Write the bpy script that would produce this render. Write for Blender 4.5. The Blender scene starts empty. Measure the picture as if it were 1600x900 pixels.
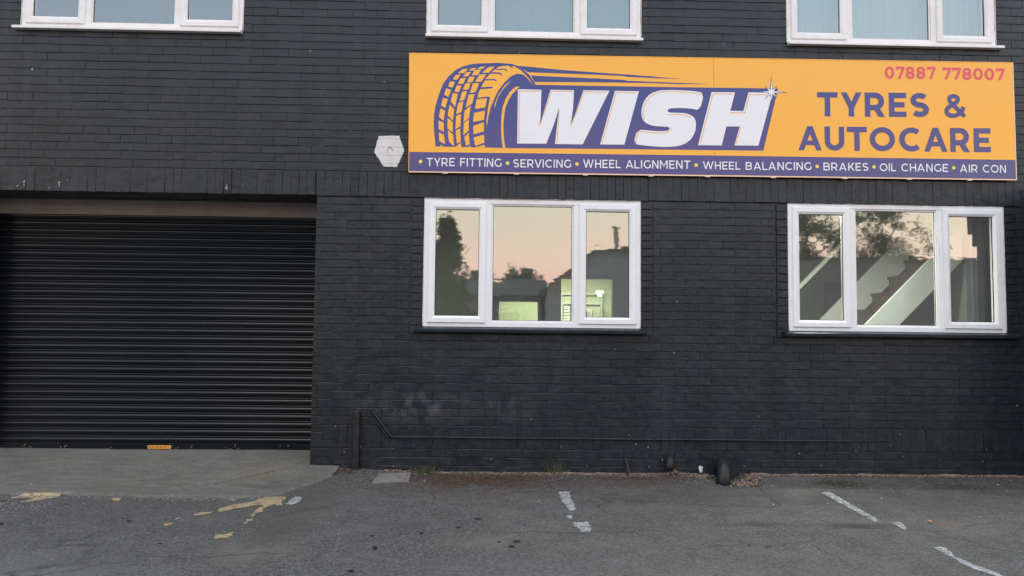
import bpy, bmesh, math, random
from mathutils import Vector, Matrix, noise
from mathutils.geometry import tessellate_polygon
random.seed(7)
R = math.radians
SC = bpy.context.scene
COL = SC.collection

# ------------------------------------------------------------ camera
cam_d = bpy.data.cameras.new('camera'); cam = bpy.data.objects.new('camera', cam_d); COL.objects.link(cam)
cam_d.sensor_width = 36.0; cam_d.lens = 36.0 * 1155.0 / 1600.0; cam_d.clip_start = 0.05; cam_d.clip_end = 1500
PITCH, YAW, ROLL = 0.05913467, 0.02491413, 0.01098298
f_ = Vector((math.sin(YAW) * math.cos(PITCH), math.cos(YAW) * math.cos(PITCH), math.sin(PITCH)))
r_ = Vector((math.cos(YAW), -math.sin(YAW), 0)); u_ = r_.cross(f_)
c_, s_ = math.cos(ROLL), math.sin(ROLL)
r2 = c_ * r_ + s_ * u_; u2 = -s_ * r_ + c_ * u_
cam.matrix_world = Matrix(((r2.x, u2.x, -f_.x, 0.0), (r2.y, u2.y, -f_.y, -6.66), (r2.z, u2.z, -f_.z, 1.26), (0, 0, 0, 1)))
SC.camera = cam

# ------------------------------------------------------------ dusk sky
world = bpy.data.worlds.new('World'); SC.world = world; world.use_nodes = True
wn = world.node_tree.nodes; wl = world.node_tree.links; wn.clear()
def wnode(t, **k):
    n = wn.new(t)
    for a, b in k.items(): setattr(n, a, b)
    return n
wo = wnode('ShaderNodeOutputWorld'); bg = wnode('ShaderNodeBackground'); wl.new(bg.outputs[0], wo.inputs[0])
tc = wnode('ShaderNodeTexCoord'); sep = wnode('ShaderNodeSeparateXYZ'); wl.new(tc.outputs['Generated'], sep.inputs[0])
# elevation gradient on the sunset side (-Y) and on the opposite side (+Y)
def ramp(stops, src):
    r = wnode('ShaderNodeValToRGB'); cr = r.color_ramp
    while len(cr.elements) < len(stops): cr.elements.new(0.5)
    for e, (p, c) in zip(cr.elements, stops): e.position = p; e.color = (*c, 1)
    wl.new(src, r.inputs[0]); return r
mr = wnode('ShaderNodeMapRange'); mr.inputs['From Min'].default_value = -0.05; mr.inputs['From Max'].default_value = 0.95
# clouds warp the elevation a little
mp = wnode('ShaderNodeMapping'); mp.inputs['Scale'].default_value = (1.2, 1.2, 9.0); wl.new(tc.outputs['Generated'], mp.inputs[0])
nz = wnode('ShaderNodeTexNoise'); nz.inputs['Scale'].default_value = 2.2; nz.inputs['Detail'].default_value = 5; nz.inputs['Roughness'].default_value = .55
wl.new(mp.outputs[0], nz.inputs['Vector'])
ma = wnode('ShaderNodeMath', operation='MULTIPLY_ADD'); wl.new(nz.outputs['Fac'], ma.inputs[0]); ma.inputs[1].default_value = 0.05
ad = wnode('ShaderNodeMath', operation='ADD'); wl.new(sep.outputs['Z'], ad.inputs[0]); ad.inputs[1].default_value = -0.025; wl.new(ad.outputs[0], ma.inputs[2])
wl.new(ma.outputs[0], mr.inputs['Value'])
west = ramp([(0.0, (.74, .48, .42)), (0.105, (.94, .56, .46)), (0.15, (.90, .67, .52)), (0.225, (.76, .72, .54)), (0.285, (.78, .60, .58)), (0.345, (.50, .56, .68)), (0.45, (.36, .52, .64)), (0.62, (.36, .42, .50)), (1.0, (.34, .37, .42))], mr.outputs[0])
east = ramp([(0.0, (.30, .32, .40)), (0.12, (.36, .36, .42)), (0.30, (.33, .38, .46)), (1.0, (.34, .37, .42))], mr.outputs[0])
az = wnode('ShaderNodeMapRange'); az.interpolation_type = 'SMOOTHSTEP'; az.inputs['From Min'].default_value = -0.75; az.inputs['From Max'].default_value = 0.6
wl.new(sep.outputs['Y'], az.inputs['Value'])
mx = wnode('ShaderNodeMix', data_type='RGBA'); wl.new(az.outputs[0], mx.inputs[0]); xr = wnode('ShaderNodeMapRange'); wl.new(sep.outputs['X'], xr.inputs['Value']); xr.inputs['From Min'].default_value = -.6; xr.inputs['From Max'].default_value = .6; xr.inputs['To Min'].default_value = .84; xr.inputs['To Max'].default_value = 1.10
wx = wnode('ShaderNodeVectorMath', operation='SCALE'); wl.new(west.outputs[0], wx.inputs[0]); wl.new(xr.outputs[0], wx.inputs['Scale']); wl.new(wx.outputs[0], mx.inputs[6]); wl.new(east.outputs[0], mx.inputs[7])
wl.new(mx.outputs[2], bg.inputs[0]); bg.inputs[1].default_value = 3.3

# last warm glow from the sunset behind the camera
sd = bpy.data.lights.new('sun', 'SUN'); sun = bpy.data.objects.new('sun', sd); COL.objects.link(sun)
sd.energy = 0.55; sd.angle = R(22); sd.color = (1.0, .80, .68)
sun.rotation_euler = (R(34), 0, R(-20))

SC.view_settings.view_transform = 'Standard'; SC.view_settings.look = 'None'; SC.view_settings.exposure = 0.0; SC.view_settings.gamma = 1.0
SC.cycles.use_denoising = True
SC.cycles.max_bounces = 8; SC.cycles.transparent_max_bounces = 16
SC.cycles.sample_clamp_indirect = 6

# ------------------------------------------------------------ traced measurements, metres
PANEL = [(-0.001,1.081),(5.582,1.106),(5.585,0.007),(0.013,-0.011)]
STRIP = [(0.014,0.171),(2.81,0.186),(5.579,0.192),(5.579,0.013),(2.809,0.006),(0.015,-0.004)]
SEAM = [(2.785,1.091),(2.786,0.003)]
NAVY = [(0.25,0.225),(0.236,0.342),(0.229,0.423),(0.232,0.52),(0.244,0.602),(0.266,0.684),(0.289,0.749),(0.308,0.803),(0.355,0.869),(0.418,0.932),(0.482,0.966),(0.562,0.99),(0.61,0.997),(0.802,1.007),(0.931,1.0),(0.983,0.982),(1.036,0.948),(1.093,0.9),(1.134,0.836),(1.15,0.81),(2.223,0.812),(3.38,0.819),(3.238,0.238),(1.989,0.23),(1.435,0.226),(0.912,0.221),(0.696,0.223),(0.449,0.223)]
STREAKS = [[(0.983,0.982),(1.036,0.98),(1.43,0.95),(1.694,0.936),(1.958,0.923),(2.223,0.909),(2.275,0.903),(2.505,0.892),(2.275,0.893),(1.988,0.901),(1.958,0.908),(1.694,0.915),(1.342,0.921),(1.079,0.925)],[(1.106,0.897),(1.167,0.893),(1.43,0.887),(1.694,0.88),(1.959,0.871),(1.988,0.864),(2.467,0.853),(2.745,0.848),(2.467,0.842),(2.223,0.847),(1.959,0.846),(1.694,0.844),(1.137,0.837)]]
BLOCKS = [[(0.441,0.904),(0.482,0.941),(0.534,0.947),(0.499,0.905)],[(0.395,0.846),(0.423,0.887),(0.467,0.892),(0.435,0.842)],[(0.354,0.78),(0.372,0.827),(0.417,0.823),(0.393,0.768)],[(0.319,0.701),(0.337,0.761),(0.383,0.747),(0.358,0.682)],[(0.293,0.599),(0.309,0.673),(0.354,0.661),(0.332,0.58)],[(0.54,0.929),(0.562,0.951),(0.604,0.956),(0.59,0.931)],[(0.489,0.872),(0.519,0.913),(0.559,0.918),(0.535,0.877)],[(0.442,0.806),(0.467,0.857),(0.514,0.862),(0.492,0.807)],[(0.413,0.732),(0.432,0.788),(0.476,0.79),(0.453,0.728)],[(0.614,0.944),(0.642,0.965),(0.689,0.97),(0.666,0.949)],[(0.567,0.886),(0.594,0.935),(0.652,0.941),(0.623,0.889)],[(0.524,0.822),(0.547,0.872),(0.595,0.874),(0.573,0.823)],[(0.489,0.75),(0.51,0.81),(0.56,0.815),(0.539,0.755)],[(0.459,0.641),(0.481,0.733),(0.527,0.74),(0.504,0.66)],[(0.431,0.525),(0.447,0.627),(0.496,0.644),(0.478,0.546)],[(0.659,0.912),(0.722,0.967),(0.775,0.972),(0.723,0.914)],[(0.598,0.825),(0.639,0.895),(0.699,0.899),(0.656,0.83)],[(0.553,0.722),(0.58,0.813),(0.636,0.816),(0.605,0.731)],[(0.515,0.587),(0.542,0.708),(0.597,0.713),(0.573,0.621)],[(0.275,0.497),(0.288,0.574),(0.331,0.555),(0.318,0.461)],[(0.273,0.387),(0.274,0.464),(0.321,0.443),(0.322,0.358)],[(0.283,0.274),(0.276,0.355),(0.324,0.332),(0.336,0.247)],[(0.294,0.226),(0.292,0.24),(0.322,0.227)],[(0.379,0.641),(0.398,0.719),(0.443,0.711),(0.421,0.589)],[(0.354,0.515),(0.371,0.612),(0.413,0.569),(0.402,0.463)],[(0.353,0.393),(0.355,0.489),(0.402,0.449),(0.402,0.356)],[(0.369,0.272),(0.357,0.377),(0.406,0.337),(0.416,0.226)],[(0.427,0.386),(0.43,0.508),(0.474,0.527),(0.472,0.415)],[(0.442,0.255),(0.429,0.372),(0.469,0.395),(0.476,0.27)],[(0.429,0.224),(0.476,0.262),(0.485,0.224)],[(0.497,0.452),(0.508,0.558),(0.562,0.604),(0.549,0.494)],[(0.499,0.331),(0.502,0.444),(0.547,0.482),(0.546,0.376)],[(0.526,0.234),(0.507,0.315),(0.549,0.356),(0.556,0.251)],[(0.541,0.222),(0.56,0.239),(0.567,0.223)],[(0.601,0.576),(0.614,0.666),(0.71,0.676),(0.693,0.59)],[(0.585,0.454),(0.592,0.539),(0.693,0.562),(0.682,0.476)],[(0.591,0.341),(0.586,0.42),(0.683,0.454),(0.684,0.371)],[(0.608,0.236),(0.591,0.312),(0.684,0.341),(0.692,0.269)],[(0.608,0.223),(0.692,0.247),(0.698,0.224)]]
SHOULDER = [(0.791,0.956),(0.811,0.969),(0.851,0.978),(0.891,0.982),(0.923,0.975),(0.951,0.978),(1.012,0.944),(1.065,0.892),(1.097,0.855),(1.122,0.811),(1.114,0.821),(1.069,0.875),(1.029,0.903),(0.98,0.91),(0.924,0.885),(0.869,0.83),(0.813,0.756),(0.774,0.674),(0.743,0.591),(0.724,0.51),(0.717,0.461),(0.71,0.422),(0.706,0.461),(0.711,0.51),(0.719,0.583),(0.73,0.656),(0.736,0.685),(0.722,0.693),(0.622,0.679),(0.629,0.72),(0.657,0.785),(0.696,0.86),(0.747,0.918)]
GROOVES = [[(0.783,0.946),(0.867,0.949),(0.887,0.933)],[(0.735,0.912),(0.819,0.911),(0.84,0.895)],[(0.688,0.846),(0.772,0.851),(0.792,0.837)],[(0.645,0.767),(0.757,0.778)],[(0.903,0.987),(0.941,0.957)]]
ARCS = [[(0.929,0.85),(0.869,0.798),(0.814,0.715),(0.787,0.649),(0.777,0.617),(0.781,0.591),(0.789,0.625),(0.806,0.682),(0.845,0.752),(0.885,0.798)],[(1.006,0.79),(0.965,0.787),(0.918,0.742),(0.878,0.676),(0.851,0.593),(0.84,0.512),(0.84,0.434),(0.84,0.369),(0.847,0.288),(0.856,0.224),(0.881,0.224),(0.867,0.305),(0.862,0.378),(0.861,0.443),(0.864,0.496),(0.875,0.586),(0.903,0.66),(0.942,0.726),(0.986,0.771)]]
LET_W = [(0.989,0.765),(1.203,0.764),(1.197,0.518),(1.186,0.422),(1.286,0.766),(1.5,0.766),(1.492,0.595),(1.47,0.424),(1.587,0.767),(1.825,0.768),(1.583,0.267),(1.33,0.266),(1.356,0.521),(1.367,0.607),(1.32,0.449),(1.251,0.267),(0.987,0.265)]
LET_I = [(1.875,0.767),(2.095,0.768),(1.962,0.271),(1.741,0.269)]
LET_S = [(2.695,0.764),(2.601,0.779),(2.486,0.785),(2.371,0.786),(2.275,0.778),(2.198,0.747),(2.146,0.688),(2.12,0.615),(2.117,0.548),(2.132,0.5),(2.17,0.467),(2.227,0.449),(2.303,0.445),(2.365,0.444),(2.377,0.427),(2.365,0.408),(2.313,0.4),(2.217,0.403),(2.079,0.414),(2.046,0.279),(2.16,0.265),(2.303,0.255),(2.417,0.26),(2.503,0.28),(2.57,0.325),(2.609,0.393),(2.62,0.461),(2.614,0.518),(2.581,0.552),(2.523,0.573),(2.447,0.575),(2.38,0.574),(2.356,0.586),(2.361,0.605),(2.389,0.616),(2.485,0.62),(2.571,0.616),(2.655,0.601)]
LET_H = [(2.764,0.773),(2.98,0.775),(2.936,0.602),(3.056,0.602),(3.105,0.777),(3.329,0.778),(3.192,0.283),(2.972,0.282),(3.021,0.458),(2.898,0.456),(2.855,0.28),(2.637,0.278)]
INLINES = [[(1.003,0.28),(1.002,0.749),(1.188,0.751)],[(1.189,0.429),(1.294,0.753),(1.481,0.755)],[(1.347,0.277),(1.367,0.592)],[(1.473,0.435),(1.596,0.754),(1.799,0.754)],[(1.758,0.285),(1.886,0.753),(2.075,0.753)],[(2.672,0.75),(2.524,0.77),(2.371,0.773),(2.275,0.761),(2.208,0.728),(2.16,0.674),(2.136,0.606),(2.133,0.548),(2.146,0.505)],[(2.365,0.557),(2.466,0.559),(2.533,0.551),(2.576,0.532)],[(2.063,0.292),(2.092,0.398),(2.236,0.383),(2.341,0.388),(2.38,0.408),(2.389,0.442)],[(2.656,0.293),(2.778,0.757),(2.963,0.758)],[(2.931,0.584),(3.07,0.585),(3.114,0.758),(3.273,0.757)],[(2.986,0.294),(3.032,0.458)]]
STAR_C = (3.317,0.784)
STAR = [(3.319,0.939),(3.375,0.843),(3.476,0.785),(3.374,0.726),(3.319,0.684),(3.254,0.716),(3.211,0.784),(3.255,0.843)]
TEXTS = [('TYRES',(3.741,0.566),(4.782,0.578),0.226,0.0),('&',(4.923,0.575),(5.124,0.575),0.227,0.0),('AUTOCARE',(3.559,0.248),(5.353,0.26),0.223,0.0),('07887',(4.377,0.931),(4.854,0.938),0.115,0.0),('778007',(4.917,0.936),(5.504,0.938),0.112,0.0),('TYRE',(0.171,0.044),(0.425,0.048),0.075,0.0),('FITTING',(0.474,0.047),(0.847,0.047),0.076,0.0),('SERVICING',(0.954,0.045),(1.477,0.05),0.075,0.0),('WHEEL',(1.587,0.052),(1.928,0.054),0.076,0.0),('ALIGNMENT',(1.975,0.053),(2.566,0.058),0.076,0.0),('WHEEL',(2.681,0.058),(3.024,0.058),0.072,0.0),('BALANCING',(3.074,0.057),(3.679,0.065),0.073,0.0),('BRAKES',(3.791,0.064),(4.205,0.067),0.073,0.0),('OIL',(4.312,0.065),(4.462,0.068),0.073,0.0),('CHANGE',(4.512,0.067),(4.948,0.07),0.073,0.0),('AIR',(5.057,0.069),(5.222,0.068),0.073,0.0),('CON',(5.272,0.069),(5.488,0.069),0.073,0.0)]
BULLETS = [(0.117,0.085),(0.902,0.083),(1.532,0.086),(2.619,0.094),(3.733,0.1),(4.259,0.104),(5.001,0.109)]
HEX = [(-1.06,3.021),(-0.875,3.031),(-0.826,2.89),(-0.892,2.741),(-1.008,2.74),(-1.098,2.873)]
TAN_MARKS = [[(-3.529,-1.047),(-3.472,-0.983),(-3.342,-0.952),(-3.207,-0.963),(-3.18,-1.032),(-3.252,-1.104),(-3.343,-1.216),(-3.378,-1.189),(-3.34,-1.092),(-3.42,-1.066),(-3.491,-1.081)],[(-2.789,-1.079),(-2.777,-1.037),(-2.73,-1.057),(-2.702,-1.133),(-2.745,-1.134)],[(-1.893,-1.41),(-1.903,-1.319),(-1.823,-1.209),(-1.731,-1.097),(-1.696,-0.999),(-1.588,-0.968),(-1.531,-0.994),(-1.529,-1.106),(-1.498,-1.257),(-1.529,-1.257),(-1.557,-1.19),(-1.581,-1.272),(-1.594,-1.358),(-1.576,-1.442),(-1.613,-1.468),(-1.596,-1.578),(-1.62,-1.517),(-1.642,-1.327),(-1.62,-1.246),(-1.674,-1.226),(-1.782,-1.33),(-1.856,-1.447)],[(-2.009,-1.513),(-1.98,-1.462),(-1.919,-1.442),(-1.91,-1.486),(-1.951,-1.536),(-1.991,-1.543)],[(-2.104,-1.782),(-2.081,-1.754),(-2.044,-1.748),(-2.039,-1.787),(-2.06,-1.836)],[(-1.669,-2.09),(-1.673,-2.026),(-1.615,-2.015),(-1.606,-1.965),(-1.586,-1.975),(-1.573,-2.04),(-1.588,-2.093),(-1.65,-2.123)],[(-1.606,-1.695),(-1.611,-1.637),(-1.573,-1.648),(-1.57,-1.694)]]
WHITE_MARKS = [[(-1.485,-1.188),(-1.483,-1.049),(-1.472,-0.978),(-1.422,-0.977),(-1.408,-1.082),(-1.41,-1.2),(-1.434,-1.228)],[(-1.602,-1.751),(-1.595,-1.706),(-1.576,-1.712),(-1.58,-1.773)],[(-1.941,-1.081),(-1.91,-1.052),(-1.868,-1.079),(-1.891,-1.108)],[(-2.092,-1.646),(-2.075,-1.599),(-2.052,-1.61),(-2.062,-1.663)],[(0.529,-0.745),(0.629,-0.726),(0.609,-0.863),(0.613,-1.089),(0.6,-1.351),(0.561,-1.378),(0.539,-1.197),(0.533,-0.942)],[(0.518,-1.494),(0.566,-1.48),(0.55,-1.585),(0.525,-1.573)],[(0.548,-1.685),(0.651,-1.66),(0.643,-1.866),(0.628,-1.914),(0.583,-1.909),(0.547,-1.786)],[(2.639,-0.729),(2.719,-0.709),(2.659,-1.581),(2.629,-1.616),(2.604,-1.568)],[(2.701,-1.635),(2.779,-1.606),(2.78,-1.66),(2.748,-1.784),(2.712,-1.804),(2.717,-1.701)],[(2.65,-2.229),(2.719,-2.218),(2.68,-2.39),(2.64,-2.429),(2.633,-2.381)],[(2.661,-2.419),(2.684,-2.531),(2.708,-2.705),(2.712,-2.779),(2.671,-2.759),(2.636,-2.647),(2.623,-2.514),(2.629,-2.439)]]
OIL = [[(-0.685,-2.279),(-0.679,-2.244),(-0.662,-2.247),(-0.649,-2.279),(-0.655,-2.314),(-0.674,-2.307)],[(0.131,-2.136),(0.15,-2.102),(0.175,-2.105),(0.184,-2.135),(0.167,-2.168),(0.141,-2.162)],[(0.098,-2.243),(0.115,-2.215),(0.136,-2.217),(0.145,-2.242),(0.13,-2.269),(0.107,-2.264)],[(0.035,-2.146),(0.046,-2.132),(0.061,-2.133),(0.067,-2.146),(0.057,-2.16),(0.041,-2.158)],[(-0.225,-1.826),(-0.212,-1.804),(-0.194,-1.806),(-0.185,-1.826),(-0.196,-1.847),(-0.216,-1.843)],[(-0.441,-1.962),(-0.434,-1.941),(-0.421,-1.943),(-0.414,-1.961),(-0.42,-1.982),(-0.434,-1.978)],[(-0.113,-1.603),(-0.095,-1.579),(-0.07,-1.581),(-0.059,-1.602),(-0.075,-1.626),(-0.102,-1.622)],[(-0.745,-2.689),(-0.738,-2.663),(-0.723,-2.666),(-0.712,-2.689),(-0.717,-2.714),(-0.734,-2.709)],[(-0.533,-2.317),(-0.531,-2.304),(-0.527,-2.305),(-0.523,-2.317),(-0.524,-2.33),(-0.53,-2.327)],[(-0.738,-2.027),(-0.731,-2.011),(-0.72,-2.013),(-0.713,-2.026),(-0.718,-2.041),(-0.731,-2.038)],[(1.537,-2.191),(1.558,-2.169),(1.564,-2.191),(1.543,-2.212)],[(1.623,-2.221),(1.66,-2.195),(1.678,-2.221),(1.641,-2.247)],[(-2.379,-1.697),(-2.37,-1.674),(-2.339,-1.697),(-2.348,-1.72)],[(-3.134,-1.789),(-3.139,-1.756),(-3.101,-1.788),(-3.096,-1.821)],[(-1.943,-2.202),(-1.94,-2.183),(-1.922,-2.201),(-1.924,-2.22)]]
APRON = [(-3.654,-0.98),(-3.163,-0.976),(-2.646,-1.02),(-2.303,-1.054),(-1.985,-1.026),(-1.609,-0.954),(-1.364,-0.889),(-1.35,-0.538),(-1.361,-0.242),(-1.367,-0.034)]
COVER = [(-0.972,-0.179),(-0.7,-0.075),(-0.688,-0.408),(-0.976,-0.508)]

# ------------------------------------------------------------ helpers
def link(o, parent=None):
    COL.objects.link(o)
    if parent is not None: o.parent = parent
    return o
def tag(o, label=None, cat=None, group=None, kind=None):
    if label: o['label'] = label
    if cat: o['category'] = cat
    if group: o['group'] = group
    if kind: o['kind'] = kind
    return o
def empty(name, loc=(0, 0, 0), parent=None):
    o = bpy.data.objects.new(name, None); o.location = loc; o.empty_display_size = .1
    return link(o, parent)
class MB:
    """collects faces; built as one mesh, vertices given in world metres"""
    def __init__(s): s.v = []; s.f = []
    def add(s, vs, fs):
        n = len(s.v); s.v += [tuple(v) for v in vs]; s.f += [tuple(i + n for i in f) for f in fs]; return s
    def box(s, x0, x1, y0, y1, z0, z1):
        return s.add([(x0, y0, z0), (x1, y0, z0), (x1, y1, z0), (x0, y1, z0), (x0, y0, z1), (x1, y0, z1), (x1, y1, z1), (x0, y1, z1)],
                     [(0, 3, 2, 1), (4, 5, 6, 7), (0, 1, 5, 4), (1, 2, 6, 5), (2, 3, 7, 6), (3, 0, 4, 7)])
    def prism_y(s, pts, y0, y1):   # pts in XZ seen from the front (-Y), extruded from y0 (front) to y1
        n = len(pts); tri = tessellate_polygon([[Vector((p[0], p[1], 0)) for p in pts]])
        s.add([(p[0], y0, p[1]) for p in pts] + [(p[0], y1, p[1]) for p in pts],
              [tuple(t) for t in tri] + [tuple(i + n for i in reversed(t)) for t in tri] + [(i, i + n, (i + 1) % n + n, (i + 1) % n) for i in range(n)]); return s
    def tube(s, path, rad, seg=12, cap=True):
        path = [Vector(p) for p in path]; rr = rad if isinstance(rad, (list, tuple)) else [rad] * len(path)
        prev = None; rings = []
        for i, p in enumerate(path):
            d = (path[min(i + 1, len(path) - 1)] - path[max(i - 1, 0)]).normalized()
            if prev is None: a = d.orthogonal().normalized()
            else: a = (prev - d * prev.dot(d)).normalized()
            prev = a; b = d.cross(a)
            rings.append([p + (a * math.cos(t) + b * math.sin(t)) * rr[i] for t in [2 * math.pi * k / seg for k in range(seg)]])
        vs = [v for r in rings for v in r]; fs = []
        for i in range(len(rings) - 1):
            for k in range(seg): fs.append((i * seg + k, i * seg + (k + 1) % seg, (i + 1) * seg + (k + 1) % seg, (i + 1) * seg + k))
        if cap: fs += [tuple(range(seg))[::-1], tuple((len(rings) - 1) * seg + k for k in range(seg))]
        return s.add(vs, fs)
    def mesh(s, name, mat, org=(0, 0, 0), smooth=False):
        me = bpy.data.meshes.new(name); me.from_pydata([(v[0] - org[0], v[1] - org[1], v[2] - org[2]) for v in s.v], [], s.f)
        bm = bmesh.new(); bm.from_mesh(me); bmesh.ops.recalc_face_normals(bm, faces=bm.faces); bm.to_mesh(me); bm.free()
        if smooth:
            for p in me.polygons: p.use_smooth = True
        if mat: me.materials.append(mat)
        return me
    def build(s, name, mat, parent=None, org=None, smooth=False, bevel=0, flat=False):
        if org is None: org = world_loc(parent) if parent is not None else (0, 0, 0)
        o = bpy.data.objects.new(name, s.mesh(name, mat, org, smooth)); link(o, parent)
        if parent is None: o.location = org
        else: o.location = Vector(org) - Vector(world_loc(parent))
        if bevel:
            m = o.modifiers.new('b', 'BEVEL'); m.width = bevel; m.segments = 2; m.limit_method = 'ANGLE'; m.angle_limit = R(35)
        return o
def world_loc(o):
    l = Vector((0, 0, 0))
    while o is not None: l += o.location; o = o.parent
    return l

# ------------------------------------------------------------ materials
def mat(name, col=(.5, .5, .5), rough=.6, metal=0, spec=.5, coat=0, coat_r=.1):
    m = bpy.data.materials.new(name); m.use_nodes = True; b = m.node_tree.nodes['Principled BSDF']
    b.inputs['Base Color'].default_value = (*col, 1); b.inputs['Roughness'].default_value = rough; b.inputs['Metallic'].default_value = metal
    b.inputs['Specular IOR Level'].default_value = spec; b.inputs['Coat Weight'].default_value = coat; b.inputs['Coat Roughness'].default_value = coat_r
    return m
class NT:
    def __init__(s, m): s.m = m; s.t = m.node_tree; s.b = s.t.nodes['Principled BSDF']; s.pos = s.t.nodes.new('ShaderNodeNewGeometry').outputs['Position']; s.geo = s.pos.node
    def n(s, t, **k):
        x = s.t.nodes.new(t)
        for a, b in k.items(): setattr(x, a, b)
        return x
    def l(s, a, b): s.t.links.new(a, b)
    def noise(s, scale, detail=4, rough=.55, vec=None, dist=0, st=None):
        v = vec or s.pos
        if st: mpn = s.n('ShaderNodeMapping'); mpn.inputs['Scale'].default_value = st; s.l(v, mpn.inputs[0]); v = mpn.outputs[0]
        x = s.n('ShaderNodeTexNoise'); x.inputs['Scale'].default_value = scale; x.inputs['Detail'].default_value = detail; x.inputs['Roughness'].default_value = rough; x.inputs['Distortion'].default_value = dist
        s.l(v, x.inputs['Vector']); return x.outputs['Fac']
    def rng(s, v, a, b, c=0., d=1., smooth=False):
        x = s.n('ShaderNodeMapRange')
        if smooth: x.interpolation_type = 'SMOOTHSTEP'
        s.l(v, x.inputs['Value'])
        for k, q in zip(('From Min', 'From Max', 'To Min', 'To Max'), (a, b, c, d)): x.inputs[k].default_value = q
        return x.outputs[0]
    def math(s, op, a, b=None):
        x = s.n('ShaderNodeMath', operation=op)
        for i, q in enumerate((a, b)):
            if q is None: continue
            if isinstance(q, (int, float)): x.inputs[i].default_value = q
            else: s.l(q, x.inputs[i])
        return x.outputs[0]
    def mix(s, fac, a, b, mode='MIX'):
        x = s.n('ShaderNodeMix', data_type='RGBA', blend_type=mode)
        for i, q in ((0, fac), (6, a), (7, b)):
            if isinstance(q, (int, float)): x.inputs[i].default_value = q
            elif isinstance(q, tuple): x.inputs[i].default_value = (*q, 1)
            else: s.l(q, x.inputs[i])
        return x.outputs[2]
    def bump(s, h, dist=.002, strength=1., prev=None):
        x = s.n('ShaderNodeBump'); x.inputs['Distance'].default_value = dist; x.inputs['Strength'].default_value = strength; s.l(h, x.inputs['Height'])
        if prev is not None: s.l(prev, x.inputs['Normal'])
        return x.outputs[0]
    def set(s, k, v): s.l(v, s.b.inputs[k])
    def blob(s, cx, cy, rx, ry, ax='XY'):
        """1 at the centre fading to 0 at an ellipse, in world metres"""
        sp_ = s.n('ShaderNodeSeparateXYZ'); s.l(s.pos, sp_.inputs[0])
        a = s.math('DIVIDE', s.math('SUBTRACT', sp_.outputs[ax[0]], cx), rx); b = s.math('DIVIDE', s.math('SUBTRACT', sp_.outputs[ax[1]], cy), ry)
        d = s.math('SQRT', s.math('ADD', s.math('MULTIPLY', a, a), s.math('MULTIPLY', b, b)))
        return s.rng(d, 0, 1, 1, 0, True)

def wall_paint(name, base=(.0080, .0125, .0165), tint=(.0135, .0205, .0275)):
    m = mat(name, base, .5, spec=.40); t = NT(m)
    info = t.n('ShaderNodeObjectInfo').outputs['Random']; isl = t.geo.outputs['Random Per Island']
    rnd = t.math('FRACT', t.math('ADD', info, isl))
    n1 = t.noise(1.1, 4); n2 = t.noise(14, 5); n3 = t.noise(160, 3)
    f = t.math('ADD', t.math('MULTIPLY', n1, .9), t.math('MULTIPLY', n2, .35)); f = t.rng(f, .42, .86)
    c = t.mix(f, base, tint)
    c = t.mix(t.rng(rnd, 0, 1, 0, .30), c, (.022, .021, .022))
    # brushed pale smudge low on the wall, and scuffs
    sm = t.blob(-.66, .585, .75, .20, 'XZ'); sm2 = t.blob(.16, .58, .40, .16, 'XZ')
    sn = t.rng(t.noise(7, 4, .6, st=(1, 1, .8)), .45, .72)
    k = t.math('MULTIPLY', t.math('MAXIMUM', sm, t.math('MULTIPLY', sm2, .6)), sn)
    c = t.mix(t.math('MULTIPLY', k, .55), c, (.20, .20, .21))
    # splashed dust toward the ground line
    spz = t.n('ShaderNodeSeparateXYZ'); t.l(t.pos, spz.inputs[0])
    dz = t.rng(spz.outputs['Z'], .0, .30, 1, 0); dd = t.math('MULTIPLY', dz, t.rng(n2, .4, .75)); c = t.mix(t.math('MULTIPLY', dd, .25), c, (.07, .065, .06))
    stk = t.noise(5.5, 4, .6, st=(1, 1, .10)); c = t.mix(t.rng(stk, .52, .75, 0, .35), c, (.034, .036, .040)); c = t.mix(t.rng(stk, .46, .30, 0, .4), c, (.006, .008, .010))
    # tiny flecks where paint is missing
    v = t.n('ShaderNodeTexVoronoi'); v.inputs['Scale'].default_value = 4.2; t.l(t.pos, v.inputs['Vector'])
    fl = t.math('LESS_THAN', t.math('ADD', v.outputs['Distance'], t.math('MULTIPLY', n3, .03)), .047)
    fl = t.math('MULTIPLY', fl, t.math('GREATER_THAN', t.noise(2.3, 2), .52))
    c = t.mix(t.math('MULTIPLY', fl, .55), c, (.34, .33, .32))
    t.set('Base Color', c)
    t.set('Roughness', t.rng(n2, .3, .7, .29, .46))
    b = t.bump(n3, .0012, .6); b = t.bump(t.noise(38, 4, .6), .003, .55, b); b = t.bump(n2, .014, .45, b); b = t.bump(n1, .06, .25, b)
    t.set('Normal', b); return m
M = {}
M['paint'] = wall_paint('black_masonry_paint')
M['paint_joint'] = wall_paint('black_paint_in_joints', (.009, .011, .014), (.014, .017, .021))
M['pipe'] = mat('black_pipe_paint', (.020, .021, .023), .42, spec=.36)
t = NT(M['pipe']); n = t.noise(20); t.set('Base Color', t.mix(t.rng(n, .4, .7), (.012, .013, .015), (.024, .025, .027))); t.set('Normal', t.bump(t.noise(60), .002, .5))
M['rubber'] = mat('seal', (.012, .012, .013), .5)
def upvc(name, a, b):
    m = mat(name, a, .32); t = NT(m); n = t.noise(5, 5, .65); g = t.noise(40, 3, st=(1, 1, .25))
    c = t.mix(t.rng(n, .42, .80, 0, .55), a, b); c = t.mix(t.rng(g, .58, .8, 0, .22), c, (.34, .29, .24)); t.set('Base Color', c); t.set('Roughness', t.rng(n, .3, .7, .25, .45)); return m
M['upvc'] = upvc('white_upvc', (.84, .84, .85), (.76, .74, .73))
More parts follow.
